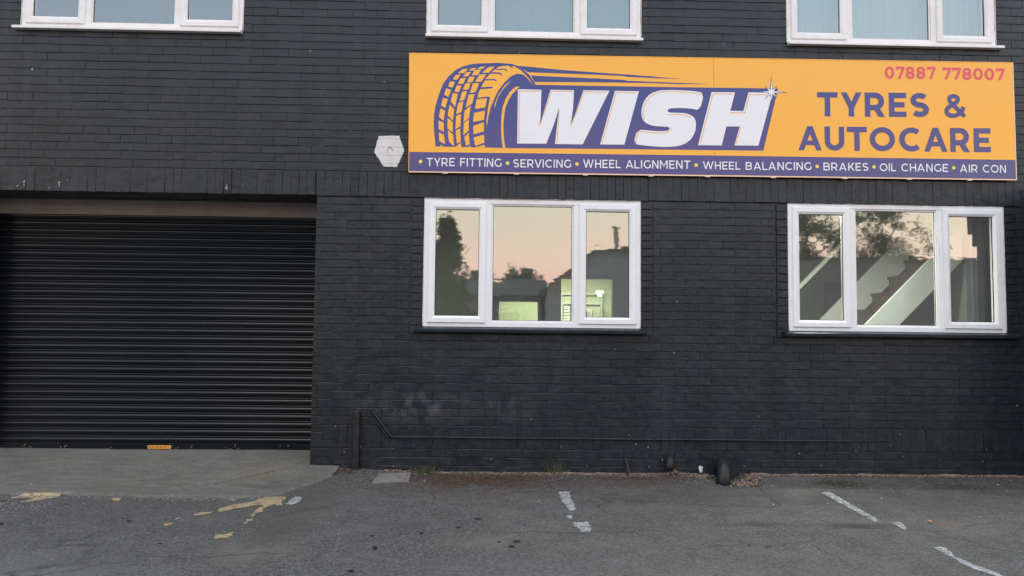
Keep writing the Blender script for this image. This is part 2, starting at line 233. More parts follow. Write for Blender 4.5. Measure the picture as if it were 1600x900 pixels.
M['upvc_dirty'] = upvc('weathered_white_upvc', (.80, .79, .78), (.62, .58, .55))
M['mastic'] = mat('old_sealant', (.70, .67, .64), .8)
def glass(name, r, tr=(.80, .86, .82), tintg=(1, 1, 1), wav=.0009):
    m = bpy.data.materials.new(name); m.use_nodes = True; nt = m.node_tree; nt.nodes.clear()
    o = nt.nodes.new('ShaderNodeOutputMaterial'); mxs = nt.nodes.new('ShaderNodeMixShader'); tr_ = nt.nodes.new('ShaderNodeBsdfTransparent'); gl = nt.nodes.new('ShaderNodeBsdfGlossy')
    tr_.inputs[0].default_value = (*tr, 1); gl.inputs[0].default_value = (*tintg, 1); gl.inputs['Roughness'].default_value = 0.022; mxs.inputs[0].default_value = r
    g = nt.nodes.new('ShaderNodeNewGeometry'); nz_ = nt.nodes.new('ShaderNodeTexNoise'); nz_.inputs['Scale'].default_value = 3.2; nz_.inputs['Detail'].default_value = 2.5
    mpp = nt.nodes.new('ShaderNodeMapping'); mpp.inputs['Scale'].default_value = (1, 1, 2.2); nt.links.new(g.outputs['Position'], mpp.inputs[0]); nt.links.new(mpp.outputs[0], nz_.inputs['Vector'])
    bp = nt.nodes.new('ShaderNodeBump'); bp.inputs['Distance'].default_value = wav; bp.inputs['Strength'].default_value = 1.0; nt.links.new(nz_.outputs['Fac'], bp.inputs['Height']); nt.links.new(bp.outputs[0], gl.inputs['Normal'])
    df = nt.nodes.new('ShaderNodeBsdfDiffuse'); df.inputs[0].default_value = (.62, .62, .56, 1); mx2 = nt.nodes.new('ShaderNodeMixShader'); mx2.inputs[0].default_value = .085; nt.links.new(tr_.outputs[0], mx2.inputs[1]); nt.links.new(df.outputs[0], mx2.inputs[2]); nt.links.new(mx2.outputs[0], mxs.inputs[1]); nt.links.new(gl.outputs[0], mxs.inputs[2]); nt.links.new(mxs.outputs[0], o.inputs[0]); return m
M['glass'] = glass('window_glass', .25, wav=.0005)
M['glass_up'] = glass('upper_window_glass', .19, wav=.0006)

# asphalt
def gz(x, y):
    s = min(max((x + 1.8) / 1.5, 0), 1); s = 1 - s * s * (3 - 2 * s); t = min(max((y + 1.3) / 1.75, 0), 1)
    z = .115 * s * t ** 2.3
    if -1.4 < x < 40 and y > -.75: # broken hollow round the big drain pipe
        d = ((x - 2.10) / .24) ** 2 + ((y + .24) / .27) ** 2
        if d < 1: z -= .10 * (1 - d) ** .6
    return z
def gnoise(x, y):
    n = noise.noise(Vector((x * 1.3, y * 1.3, 0))) * .004 + noise.noise(Vector((x * 7, y * 7, 3))) * .0022
    rg = max(0, 1 - abs(y + 1.75) / .30) * max(0, 1 - abs(x - 2.4) / 1.7)
    n -= rg * (.008 + .012 * abs(noise.noise(Vector((x * 9, y * 12, 9)))))
    return n
m = mat('asphalt', (.06, .06, .06), .85); t = NT(m)
big = t.noise(.55, 5, .6); mid = t.noise(3.5, 6, .68); fine = t.noise(42, 5, .8); grit = t.noise(120, 3, .7); med = t.noise(13, 6, .72)
c = t.mix(t.rng(big, .38, .62), (.068, .064, .057), (.112, .106, .095)); c = t.mix(t.rng(mid, .44, .60, 0, .80), c, (.050, .047, .042)); c = t.mix(t.rng(mid, .42, .34, 0, .5), c, (.135, .131, .122)); c = t.mix(t.rng(med, .48, .66, 0, .55), c, (.135, .130, .122)); c = t.mix(t.rng(med, .46, .32, 0, .6), c, (.045, .043, .040))
c = t.mix(t.rng(fine, .50, .62, 0, .75), c, (.180, .175, .168)); c = t.mix(t.rng(fine, .47, .34, 0, .85), c, (.024, .023, .022)); c = t.mix(t.rng(grit, .57, .66, 0, .85), c, (.30, .29, .275)); c = t.mix(t.rng(grit, .43, .34, 0, .8), c, (.016, .015, .014))
c = t.mix(t.math('MULTIPLY', t.blob(.9, -3.0, 2.6, 1.2), .26), c, (.18, .172, .16))
c = t.mix(t.math('MULTIPLY', t.blob(-3.2, -2.7, 2.0, 1.0), .25), c, (.145, .142, .138))
c = t.mix(t.math('MULTIPLY', t.blob(-1.35, -1.6, .34, 2.0), .50), c, (.070, .061, .052))
edge = t.noise(2.2, 6, .75)
for (cx, cy, rx, ry, col_, k) in ((-.1, -.48, 1.15, .66, (.072, .042, .030), 1.3), (-.3, -.22, .9, .24, (.055, .050, .026), 1.1), (1.2, -.42, 1.0, .26, (.075, .050, .036), 1.0), (2.9, -.38, .34, .30, (.040, .045, .016), 1.4), (4.2, -.55, 1.9, 1.0, (.036, .036, .030), 1.1), (2.0, -.9, 2.2, .5, (.062, .057, .048), .7), (2.5, -1.72, 1.7, .26, (.150, .130, .115), .8), (2.2, -1.70, 1.3, .12, (.03, .028, .026), .9), (3.1, -1.75, .50, .30, (.15, .125, .105), 1.0), (.0, -2.15, .5, .26, (.175, .150, .125), .9), (-1.35, -2.35, .4, .34, (.17, .15, .13), .8), (-3.6, -1.32, .6, .22, (.040, .034, .030), 1.2), (-2.3, -2.7, .8, .3, (.17, .165, .16), .6), (-4.6, -2.0, .7, .4, (.05, .048, .046), .7)):
    c = t.mix(t.math('MINIMUM', t.math('MULTIPLY', t.math('MULTIPLY', t.blob(cx, cy, rx, ry), t.rng(edge, .35, .62)), k), .92), c, col_)
t.set('Base Color', c); t.set('Roughness', t.rng(mid, .3, .7, .72, .9))
vv = t.n('ShaderNodeTexVoronoi', feature='DISTANCE_TO_EDGE'); vv.inputs['Scale'].default_value = .9
wv = t.n('ShaderNodeMix', data_type='RGBA'); wv.inputs[0].default_value = .22; t.l(t.pos, wv.inputs[6]); nn_ = t.n('ShaderNodeTexNoise'); nn_.inputs['Scale'].default_value = 3; nn_.inputs['Detail'].default_value = 6; t.l(t.pos, nn_.inputs['Vector']); t.l(nn_.outputs['Color'], wv.inputs[7]); t.l(wv.outputs[2], vv.inputs['Vector'])
crack = t.math('MULTIPLY', t.rng(vv.outputs['Distance'], 0, .010, 1, 0), t.rng(big, .46, .54))
c2 = t.mix(t.math('MULTIPLY', crack, .65), c, (.02, .019, .018)); t.set('Base Color', c2)
b = t.bump(fine, .006, .8); b = t.bump(grit, .003, .8, b); b = t.bump(mid, .02, .4, b); t.set('Normal', b)
M['asphalt'] = m
m = mat('old_concrete', (.13, .125, .11), .85); t = NT(m)
n1 = t.noise(1.0, 5, .6); n2 = t.noise(9, 6, .72, st=(.6, 1.6, 1)); n3 = t.noise(55, 5, .8); n4 = t.noise(130, 2, .6)
c = t.mix(t.rng(n1, .3, .7), (.125, .115, .096), (.185, .172, .148)); c = t.mix(t.rng(n2, .46, .66, 0, .8), c, (.092, .086, .074)); c = t.mix(t.rng(n2, .44, .30, 0, .6), c, (.215, .205, .185)); c = t.mix(t.rng(n3, .54, .64, 0, .6), c, (.27, .26, .24)); c = t.mix(t.rng(n3, .45, .34, 0, .7), c, (.045, .042, .038)); c = t.mix(t.rng(n4, .62, .70, 0, .6), c, (.36, .35, .33))
for (cx, cy, rx, ry, col_, k) in ((-1.9, -.35, .5, .5, (.20, .165, .11), .9), (-3.3, .35, 1.6, .22, (.20, .195, .185), .8), (-2.6, -.7, .8, .4, (.12, .105, .085), .7), (-3.4, -1.16, 2.6, .24, (.075, .072, .066), 1.4), (-1.75, -.62, .35, .35, (.08, .076, .068), 1.0)):
    c = t.mix(t.math('MINIMUM', t.math('MULTIPLY', t.math('MULTIPLY', t.blob(cx, cy, rx, ry), t.rng(n2, .35, .6)), k), .95), c, col_)
t.set('Base Color', c); b = t.bump(n3, .004, .7); t.set('Normal', t.bump(n2, .01, .4, b)); M['concrete'] = m
def worn_paint(name, a, dirt, keep):
    # paint that has flaked away in places and lets the road show through
    m = mat(name, a, .75); t = NT(m); n = t.noise(30, 6, .78); g = t.noise(110, 3, .7); h = t.noise(9, 4, .6)
    c = t.mix(t.rng(h, .40, .66, 0, .75), a, dirt); c = t.mix(t.rng(g, .50, .66, 0, .5), c, dirt); t.set('Base Color', c); t.set('Normal', t.bump(g, .003, .6))
    k = t.math('ADD', t.math('MULTIPLY', n, .62), t.math('MULTIPLY', g, .38)); t.set('Alpha', t.rng(k, keep, keep + .035, 1, 0)); return m
M['white_line'] = worn_paint('worn_white_road_paint', (.50, .50, .50), (.22, .215, .21), .515)
M['tan'] = worn_paint('tan_filler', (.50, .37, .21), (.28, .22, .15), .53)
M['oil'] = mat('oil_stain', (.018, .017, .017), .55)
def simple(name, a, b, rough=.8, scale=12, bump=.002):
    m = mat(name, a, rough); t = NT(m); n = t.noise(scale, 5, .65); t.set('Base Color', t.mix(t.rng(n, .35, .65), a, b)); t.set('Normal', t.bump(t.noise(scale * 5, 3), bump, .6)); return m
M['rubble'] = simple('crumbled_pink_mortar', (.27, .185, .14), (.12, .095, .075), .9, 40)
M['leaves'] = simple('dead_leaves', (.075, .038, .022), (.11, .065, .04), .9, 9)
M['grass'] = simple('weed_green', (.045, .062, .022), (.085, .088, .045), .8, 14)
M['litter'] = mat('paper_scraps', (.48, .48, .46), .8)
M['cover'] = simple('concrete_cover', (.235, .21, .19), (.17, .155, .14), .85, 14)
M['stone'] = simple('orange_pebble', (.50, .26, .15), (.42, .22, .13), .7, 40)
M['grey_stone'] = simple('grit', (.10, .095, .09), (.20, .19, .18), .8, 30)
M['white_emulsion'] = simple('white_wall_paint', (.72, .71, .71), (.62, .60, .59), .6, 10, .002)
M['rust'] = mat('rust_hole', (.10, .05, .03), .9)
# shutter
m = mat('black_shutter_steel', (.004, .005, .006), .20, spec=.40); t = NT(m); n = t.noise(5, 5, st=(.3, 1, 1)); t.set('Base Color', t.mix(t.rng(n, .4, .7), (.0030, .0050, .0065), (.006, .0085, .011))); t.set('Roughness', t.rng(t.noise(30, 4), .3, .7, .13, .24)); M['shutter'] = m
M['hood'] = simple('beige_shutter_hood', (.25, .235, .22), (.19, .178, .165), .5, 3, .001)
M['sticker'] = mat('orange_sticker', (.78, .33, .05), .5); M['sticker_ink'] = mat('sticker_ink', (.20, .07, .02), .5)
# sign: gloss print on aluminium composite
def printed(name, col, k=.03):
    m = mat(name, col, .5, spec=.2, coat=.85, coat_r=.06); m.node_tree.nodes['Principled BSDF'].inputs['Coat IOR'].default_value = 1.47; t = NT(m)
    n = t.noise(1.4, 3, .5); s = t.noise(6, 4, .6, st=(.4, 1, 2)); c = t.mix(t.rng(s, .45, .75, 0, k * 4), col, tuple(min(1, q * .75 + .02) for q in col)); t.set('Base Color', c)
    b = t.bump(n, .004, .6); t.l(b, t.b.inputs['Coat Normal']); return m
M['s_orange'] = printed('sign_orange', (.93, .43, .022)); M['s_navy'] = printed('sign_navy', (.032, .036, .20)); M['s_white'] = printed('sign_white', (.80, .80, .82), .03)
M['s_red'] = printed('sign_red', (.74, .06, .085)); M['s_yellow'] = printed('sign_yellow', (.85, .66, .10)); M['s_edge'] = mat('sign_edge_alu', (.72, .55, .42), .35, .3)
M['s_inline'] = printed('sign_inline_orange', (.80, .42, .16)); M['batten'] = mat('batten', (.06, .05, .045), .8)
# interior
def plain(n, c, r=.8): M[n] = mat(n, c, r)
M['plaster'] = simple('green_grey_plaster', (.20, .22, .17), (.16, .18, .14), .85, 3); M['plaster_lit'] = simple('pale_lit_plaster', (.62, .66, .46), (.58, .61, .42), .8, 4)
M['floor_in'] = simple('floor_boards', (.08, .075, .06), (.06, .055, .045), .6, 5); M['ceil'] = simple('ceiling', (.22, .23, .20), (.19, .20, .17), .9, 5)
M['stringer'] = simple('grey_painted_stringer', (.66, .67, .64), (.60, .61, .58), .6, 4); M['tread'] = simple('brown_treads', (.14, .065, .045), (.09, .045, .033), .5, 9)
M['dark_wood'] = mat('dark_door_frame', (.02, .028, .035), .5); M['curtain'] = simple('grey_blue_curtain', (.14, .17, .18), (.10, .125, .13), .9, 6)
M['curt_a'] = mat('dark_blue_curtain', (.010, .02, .035), .9); M['curt_b'] = mat('grey_net_curtain', (.07, .085, .09), .9); M['curt_c'] = mat('pale_net_curtain', (.24, .30, .27), .9)
M['paper'] = mat('white_paper', (.75, .78, .70), .7); M['ink'] = mat('ink', (.05, .06, .05), .7)
# surroundings
def brickmat(name, a, b, mortar, sc=1.):
    m = mat(name, a, .85); t = NT(m); br = t.n('ShaderNodeTexBrick'); br.inputs['Color1'].default_value = (*a, 1); br.inputs['Color2'].default_value = (*b, 1); br.inputs['Mortar'].default_value = (*mortar, 1)
    br.inputs['Scale'].default_value = 1; br.inputs['Brick Width'].default_value = .225; br.inputs['Row Height'].default_value = .075; br.inputs['Mortar Size'].default_value = .008
    sp_ = t.n('ShaderNodeSeparateXYZ'); t.l(t.pos, sp_.inputs[0]); cb = t.n('ShaderNodeCombineXYZ'); t.l(t.math('ADD', sp_.outputs['X'], sp_.outputs['Y']), cb.inputs['X']); t.l(sp_.outputs['Z'], cb.inputs['Y']); t.l(cb.outputs[0], br.inputs['Vector'])
    t.set('Base Color', br.outputs['Color']); return m
M['salmon'] = simple('salmon_flue_and_lit_end', (.60, .36, .30), (.52, .32, .27), .9, 2); M['render'] = simple('grey_render', (.48, .46, .43), (.42, .40, .37), .9, 2); M['brick_red'] = brickmat('red_brick', (.24, .12, .085), (.19, .095, .07), (.24, .22, .2)); M['roof'] = simple('slate', (.07, .07, .075), (.05, .05, .055), .8, 3)  # salmon: flue colour, and the light painted on the workshop end
M['render2'] = simple('brown_render', (.32, .30, .26), (.27, .25, .21), .9, 2); M['bark'] = simple('bark', (.07, .055, .04), (.045, .035, .028), .9, 8); M['leaf'] = simple('foliage', (.045, .065, .025), (.075, .09, .035), .7, 1.5); M['leaf_dark'] = simple('conifer', (.03, .045, .024), (.045, .06, .03), .7, 1.5)
M['winglass'] = mat('far_glass', (.03, .035, .04), .08)
def glow(name, col, s):
    m = mat(name, (1, 1, 1), .5); b = m.node_tree.nodes['Principled BSDF']; b.inputs['Emission Color'].default_value = (*col, 1); b.inputs['Emission Strength'].default_value = s; return m
M['lamp'] = glow('lit_tube', (.92, 1.0, .62), 9.0)

# ------------------------------------------------------------ ground
def axis(lo, hi, step, far):
    a = [lo + i * step for i in range(int(round((hi - lo) / step)) + 1)]; d = step * 2; l = lo; h = hi; L = []; H = []
    while l > -far: l -= d; h += d; L.append(l); H.append(h); d *= 1.35
    return L[::-1] + a + H
xs = axis(-5.6, 5.6, .04, 260); ys = [y for y in axis(-3.4, .68, .04, 260)]
vs = [(x, y, gz(x, y) + (gnoise(x, y) if abs(x) < 7 and -6 < y < 1 else 0)) for y in ys for x in xs]; nx = len(xs)
mb = MB(); mb.add(vs, [(j * nx + i, j * nx + i + 1, (j + 1) * nx + i + 1, (j + 1) * nx + i) for j in range(len(ys) - 1) for i in range(nx - 1)])
ground = mb.build('asphalt_ground', M['asphalt'], smooth=True); tag(ground, kind='structure')

def interp(pts, x):
    pts = sorted(pts)
    if x <= pts[0][0]: return pts[0][1]
    for (a, b), (c, d) in zip(pts, pts[1:]):
        if a <= x <= c: return b + (d - b) * (x - a) / max(c - a, 1e-6)
    return pts[-1][1]
mb = MB(); cols = [-5.4 + i * .02 for i in range(204)]; NR = 34; vs = []
for x in cols:
    yb = interp(APRON[:7], min(x, -1.62)) + .07 * noise.noise(Vector((x * 2.3, 0, 0))) + .045 * noise.noise(Vector((x * 8, 0, 5))) + .02 * noise.noise(Vector((x * 24, 0, 5)))
    if x > -1.62: yb = yb + (x + 1.62) / .25 * .55
    yt = .50 if x < -1.60 else -.0
    yt = max(yt, yb + .02)
    for r in range(NR):
        q = r / (NR - 1); y = yb + (yt - yb) * q; z = gz(x, y) + gnoise(x, y) + .012 + .003 * noise.noise(Vector((x * 5, y * 5, 1)))
        # shallow channel cut across the slab
        dch = abs((y - -.95) - (x + 2.55) * 1.15) / 1.5
        if dch < .03 and -2.5 < x < -1.75: z -= .012
        if r == 0: z -= .014
        vs.append((x, y, z))
mb.add(vs, [(i * NR + r, (i + 1) * NR + r, (i + 1) * NR + r + 1, i * NR + r + 1) for i in range(len(cols) - 1) for r in range(NR - 1)])
apron = mb.build('concrete_apron', M['concrete'], smooth=True); tag(apron, kind='structure')

def sheet(pts, jit, step, lift, name, m, parent, side=.0):
    """flat irregular painted patch that follows the ground"""
    P_ = []
    n = len(pts)
    for i in range(n):
        a = Vector(pts[i]); b_ = Vector(pts[(i + 1) % n]); k = max(1, int((b_ - a).length / step))
        for j in range(k):
            p = a.lerp(b_, j / k); P_.append((p.x + random.uniform(-jit, jit), p.y + random.uniform(-jit, jit)))
    tri = tessellate_polygon([[Vector((p[0], p[1], 0)) for p in P_]])
    bm = bmesh.new(); vv_ = [bm.verts.new((p[0], p[1], 0)) for p in P_]
    for tr_ in tri:
        try: bm.faces.new([vv_[i] for i in tr_])
        except ValueError: pass
    bmesh.ops.triangulate(bm, faces=bm.faces)
    lng = [e for e in bm.edges if e.calc_length() > .12]
    if lng: bmesh.ops.subdivide_edges(bm, edges=lng, cuts=3)
    for v in bm.verts:
        on_apron = v.co.x < -1.6 and v.co.y > interp(APRON[:7], v.co.x)
        v.co.z = gz(v.co.x, v.co.y) + gnoise(v.co.x, v.co.y) + lift + (.013 if on_apron else 0)
    bmesh.ops.recalc_face_normals(bm, faces=bm.faces)
    me = bpy.data.meshes.new(name); bm.to_mesh(me); bm.free()
    for p in me.polygons:
        if p.normal.z < 0: p.flip()
    me.materials.append(m); o = bpy.data.objects.new(name, me); link(o, parent); return o
for p in WHITE_MARKS: sheet(p, .008, .03, .0030, 'painted_line', M['white_line'], ground)
for p in TAN_MARKS: sheet(p, .009, .03, .0032, 'filler_patch', M['tan'], ground)
for p in OIL: sheet(p, .004, .03, .0026, 'oil_stain', M['oil'], ground)

# ------------------------------------------------------------ building
DT = 2.458; DB = 1.303
OPEN = dict(A=(-4.305, -2.322, 3.972, 5.12), B=(-.640, 1.328, 3.972, 5.12), C=(2.702, 4.668, 3.972, 5.12), D=(-.627, 1.325, 1.300, 2.458), E=(2.692, 4.691, 1.296, 2.463), S=(-4.85, -1.605, -.2, 2.473))
bld = empty('brick_building', (0, 0, 0)); tag(bld, 'black painted brick garage building with white framed windows and a roller shutter', 'building')
# masonry core behind the brick faces
X0, X1, Z1 = -7.2, 5.10, 6.0
gx = sorted({X0, X1} | {o[i] for o in OPEN.values() for i in (0, 1)}); gzv = sorted({-.25, Z1} | {o[i] for o in OPEN.values() for i in (2, 3) if o[i] > -.19})
mb = MB()
for i in range(len(gx) - 1):
    run = None
    for j in range(len(gzv) - 1):
        cx = (gx[i] + gx[i + 1]) / 2; cz = (gzv[j] + gzv[j + 1]) / 2
        hole = any(o[0] < cx < o[1] and o[2] < cz < o[3] for o in OPEN.values())
        if not hole:
            if run is None: run = gzv[j]
            end = gzv[j + 1]
        if (hole or j == len(gzv) - 2) and run is not None:
            mb.box(gx[i], gx[i + 1], .0055, .30, run, end if not hole else gzv[j]); run = None
mb.build('mortar_wall', M['paint_joint'], bld)

# bricks, one mesh per size class
_bm = {}
def brick_geo(L, H, seed):
    rr = random.Random(seed * 131 + int(L * 1000) * 7 + int(H * 1000))
    j = lambda a: rr.uniform(-a, a)
    c = .0038; h2 = H / 2; l2 = L / 2; d = .030
    outer = [(-l2 + j(.002), .003, -h2 + j(.0022)), (l2 + j(.002), .003, -h2 + j(.0022)), (l2 + j(.002), .003, h2 + j(.0022)), (-l2 + j(.002), .003, h2 + j(.0022))]
    inner = []
    for k, (x, y, z) in enumerate(outer):
        cc = c * rr.uniform(.4, 1.3); cx_ = cc * .25; inner.append((x + (cx_ if x < 0 else -cx_), j(.0009), z + (cc if z < 0 else -cc)))
    back = [(x, d, z) for x, y, z in outer]
    v = inner + outer + back
    f = [(0, 1, 2, 3)] + [(4 + k, 4 + (k + 1) % 4, (k + 1) % 4, k) for k in range(4)] + [(8 + k, 8 + (k + 1) % 4, 4 + (k + 1) % 4, 4 + k) for k in range(4)]
    return v, f
def brick_mesh(L, H, seed):
    key = (round(L, 3), round(H, 3), seed)
    if key not in _bm:
        v, f = brick_geo(L, H, seed); me = bpy.data.meshes.new('brick'); me.from_pydata(v, [], f); me.materials.append(M['paint']); me.update(); _bm[key] = me
    return _bm[key]
ROWS = []   # (z0, z1, x intervals, front offset)
def free(z0, z1, xa, xb):
    iv = [(xa, xb)]
    for k, o in OPEN.items():
        if o[2] < z1 - .015 and o[3] > z0 + .015:
            new = []
            for a, b_ in iv:
                if o[1] <= a or o[0] >= b_: new.append((a, b_)); continue
                if a < o[0]: new.append((a, o[0]))
                if o[1] < b_: new.append((o[1], b_))
            iv = new
    return iv
all_b = []  # (size key, x, y, z, L, H, kind)
def lay(z0, z1, xa, xb, shift, off=0., joint=.0056, perp=.0042, mod=.2275):
    for a, b_ in free(z0, z1, xa, xb):
        k = math.floor((a - shift) / mod); 
        while shift + k * mod < b_:
            l = max(a, shift + k * mod); r = min(b_, shift + (k + 1) * mod); k += 1
            if r - l < .02: continue
            pj = perp * random.choice((-.3, -.2, -.1, 0, .15, .3, .7)); L = r - l - pj
            if L < .018: continue
            L = round(L / .002) * .002
            all_b.append(((l + r) / 2, off + random.gauss(0, .0008), (z0 + z1) / 2 + random.uniform(-.0014, .0014), L, z1 - z0 - joint + random.choice((-.001, 0, .002, .004)), 'b'))
z = -.02; course = 0
def courses(z0, n, pitch, xa=X0, xb=X1, off=0., par=0):
    for i in range(n):
        sh = .04 + (.11375 if (i + par) % 2 else 0) + random.uniform(-.006, .006); lay(z0 + i * pitch, z0 + (i + 1) * pitch, xa, xb, sh, off)
courses(-.01 - .0743, 4, .0743, par=1)                    # footing courses up to .213
def soldiers(z0, z1, xa, xb, off, mod=.0755, tight=False):
    for a, b_ in free(z0, z1, xa, xb):
        x = a
        while x < b_ - .03:
            r = min(b_, x + mod * random.uniform(.97, 1.03)); L = round((r - x - (random.choice((-.001, 0, 0, .001, .003)) if tight else random.choice((0, .001, .002, .004)))) / .002) * .002
            all_b.append(((x + r) / 2, off + random.gauss(0, .0009), (z0 + z1) / 2, L, z1 - z0 - .006, 's')); x = r
soldiers(.213, .418, -1.36, X1, 0., tight=True)                        # low band of bricks on end
for i in range(3): lay(.213 + i * .0683, .213 + (i + 1) * .0683, -1.605, -1.36, -1.60 + (i % 2) * .1)
courses(.213, 3, .0683, X0, -4.85)
courses(.418, 10, .0752); 
# zone between sill line and the band, with the strips beside the windows standing proud
def course_zone(zb, zt, n):
    p = (zt - zb) / n
    for i in range(n):
        a, b_ = zb + i * p, zb + (i + 1) * p; sh = .04 + (.11375 if i % 2 else 0) + random.uniform(-.006, .006)
        if b_ < 1.28: lay(a, b_, X0, X1, sh); continue
        for xa, xb in ((X0, -.758), (1.448, 2.566), (4.80, X1)): lay(a, b_, xa, xb, sh)
        for xa, xb in ((-.742, -.637), (1.335, 1.435), (2.580, 2.682), (4.701, 4.80)): all_b.append(((xa + xb) / 2, -.007 + random.gauss(0, .001), (a + b_) / 2 - .006, round((xb - xa - .002) / .004) * .004, p - .008, 'b'))
course_zone(1.170, 2.463, 18)
soldiers(2.468, 2.690, X0, -1.612, -.016)                  # band over the shutter
soldiers(2.463, 2.695, -1.606, 4.86, -.012)
for i in range(3): lay(2.463 + i * .0773, 2.463 + (i + 1) * .0773, 4.86, X1, .1 * (i % 2))
courses(2.698, 17, .0744, par=1)
courses(2.698 + 17 * .0744, 26, .0768, par=0)
visible = lambda b: -4.6 < b[0] < 5.0 and 0 < b[2] < 4.42
sold = [b for b in all_b if b[5] == 's' and visible(b)]; brs = [b for b in all_b if b[5] == 'b' and visible(b) and not (-.78 < b[0] < 4.82 and 2.72 < b[2] < 3.8)]
brs.sort(key=lambda b: (-round(b[3], 2), (b[0] + .2) ** 2 + (b[2] - 1.9) ** 2 * 1.5)); pick = set(map(id, brs[:300])); sold = sold[:300]; pick |= set(map(id, sold))
rest = MB()
for b in all_b:
    seed = random.randrange(6)
    if id(b) in pick:
        o = bpy.data.objects.new('soldier_brick' if b[5] == 's' else 'brick', brick_mesh(b[3], b[4], seed)); o.location = (b[0], b[1], b[2]); o.rotation_euler = (random.gauss(0, .012), random.gauss(0, .0026), random.gauss(0, .004)); link(o, bld)
    else:
        v, f = brick_geo(b[3], b[4], seed); rest.add([(x + b[0], y + b[1], z + b[2]) for x, y, z in v], f)
me = bpy.data.meshes.new('brickwork'); me.from_pydata(rest.v, [], rest.f); me.materials.append(M['paint']); o = bpy.data.objects.new('brickwork', me); link(o, bld); tag(o, kind='stuff')
# short return of the pier into the shutter recess, lintel and recess linings
mb = MB(); mb.box(-1.600, -1.20, .302, .58, -.25, 2.9); mb.box(-5.4, -4.852, .302, .58, -.25, 2.9); mb.build('recess_lining', M['paint'], bld)
mb = MB(); mb.box(-4.845, -1.612, .302, .402, 2.4700, 2.60); mb.build('lintel_soffit', M['paint_joint'], bld)
# parapet
mb = MB(); mb.box(X0 - .05, X1 + .05, -.05, .36, Z1, Z1 + .08); mb.build('parapet_coping', M['concrete'], bld, bevel=.006)
# inner shell: floors, ceilings, side walls so the rooms are closed
mb = MB(); mb.box(X0, X1, .31, 8.0, -.30, -.10); mb.build('interior_floor', M['floor_in'], bld)
mb = MB(); mb.box(X0, X1, .31, 8.0, 2.62, 2.86); mb.build('interior_ceiling', M['ceil'], bld)
mb = MB(); mb.box(X0 + .01, X1 - .01, .31, 8.0, 5.35, 5.5); mb.build('interior_ceiling', M['ceil'], bld)
mb = MB(); mb.box(X0, X0 + .2, .305, 8, -.09, 5.95); mb.build('side_wall', M['plaster'], bld)
mb = MB(); mb.box(X1 - .2, X1 + .3, .305, 8, -.09, 5.95); mb.build('side_wall', M['plaster'], bld)
mb = MB(); mb.box(X0, X1, 8.0, 8.2, -.3, 6); mb.build('rear_wall', M['plaster'], bld)
mb = MB(); mb.box(-1.25, -1.05, .31, 7.95, -.09, 2.61); mb.build('partition_wall', M['plaster'], bld)
mb = MB(); mb.box(2.05, 2.20, .31, 7.95, -.09, 2.61); mb.build('partition_wall', M['plaster'], bld)
# room behind the left ground-floor window: partition with a hatch and a doorway into a lit room
mb = MB(); mb.box(-1.04, -.02, 2.5, 2.6, -.09, 2.61); mb.box(-.02, .60, 2.5, 2.6, 1.70, 2.61); mb.box(-.02, .60, 2.5, 2.6, -.09, .9); mb.box(.60, .84, 2.5, 2.6, -.09, 2.61); mb.box(.84, 1.48, 2.5, 2.6, 1.93, 2.61); mb.box(1.48, 2.04, 2.5, 2.6, -.09, 2.61); mb.build('partition_wall', M['plaster'], bld)
mb = MB(); mb.box(-.02, .07, 2.46, 2.63, .9, 1.70); mb.box(.555, .62, 2.46, 2.63, .9, 1.70); mb.box(.07, .555, 2.46, 2.63, 1.635, 1.72); mb.build('hatch_frame', M['dark_wood'], bld)
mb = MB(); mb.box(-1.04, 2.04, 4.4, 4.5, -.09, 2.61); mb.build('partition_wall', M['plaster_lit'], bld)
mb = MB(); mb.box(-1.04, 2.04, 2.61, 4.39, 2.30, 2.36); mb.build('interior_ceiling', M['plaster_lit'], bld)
mb = MB(); mb.box(1.00, 1.03, 4.34, 4.39, .3, 1.85); mb.box(1.60, 1.63, 4.34, 4.39, .3, 1.85); mb.box(1.03, 1.60, 4.34, 4.39, 1.82, 1.85); mb.box(1.03, 1.60, 4.34, 4.39, 1.68, 1.70); mb.build('shelf_rail', M['stringer'], bld)
# room behind the right-hand window
mb = MB(); mb.box(2.21, 5.0, 3.4, 3.5, -.09, 2.61); mb.build('partition_wall', M['plaster'], bld)
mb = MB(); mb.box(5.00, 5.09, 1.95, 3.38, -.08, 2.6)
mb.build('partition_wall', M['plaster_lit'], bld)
mb = MB(); mb.box(4.55, 4.60, 3.30, 3.39, -.08, 2.0); mb.box(4.95, 4.995, 3.30, 3.39, -.08, 2.0); mb.box(4.60, 4.95, 3.30, 3.39, 1.95, 2.0); mb.box(4.60, 4.95, 3.37, 3.395, -.08, 1.95); mb.build('interior_door', M['dark_wood'], bld)
# upper floor partitions
for x in (-1.5, 2.0): mb = MB(); mb.box(x, x + .12, .31, 7.9, 2.87, 5.34); mb.build('partition_wall', M['plaster'], bld)

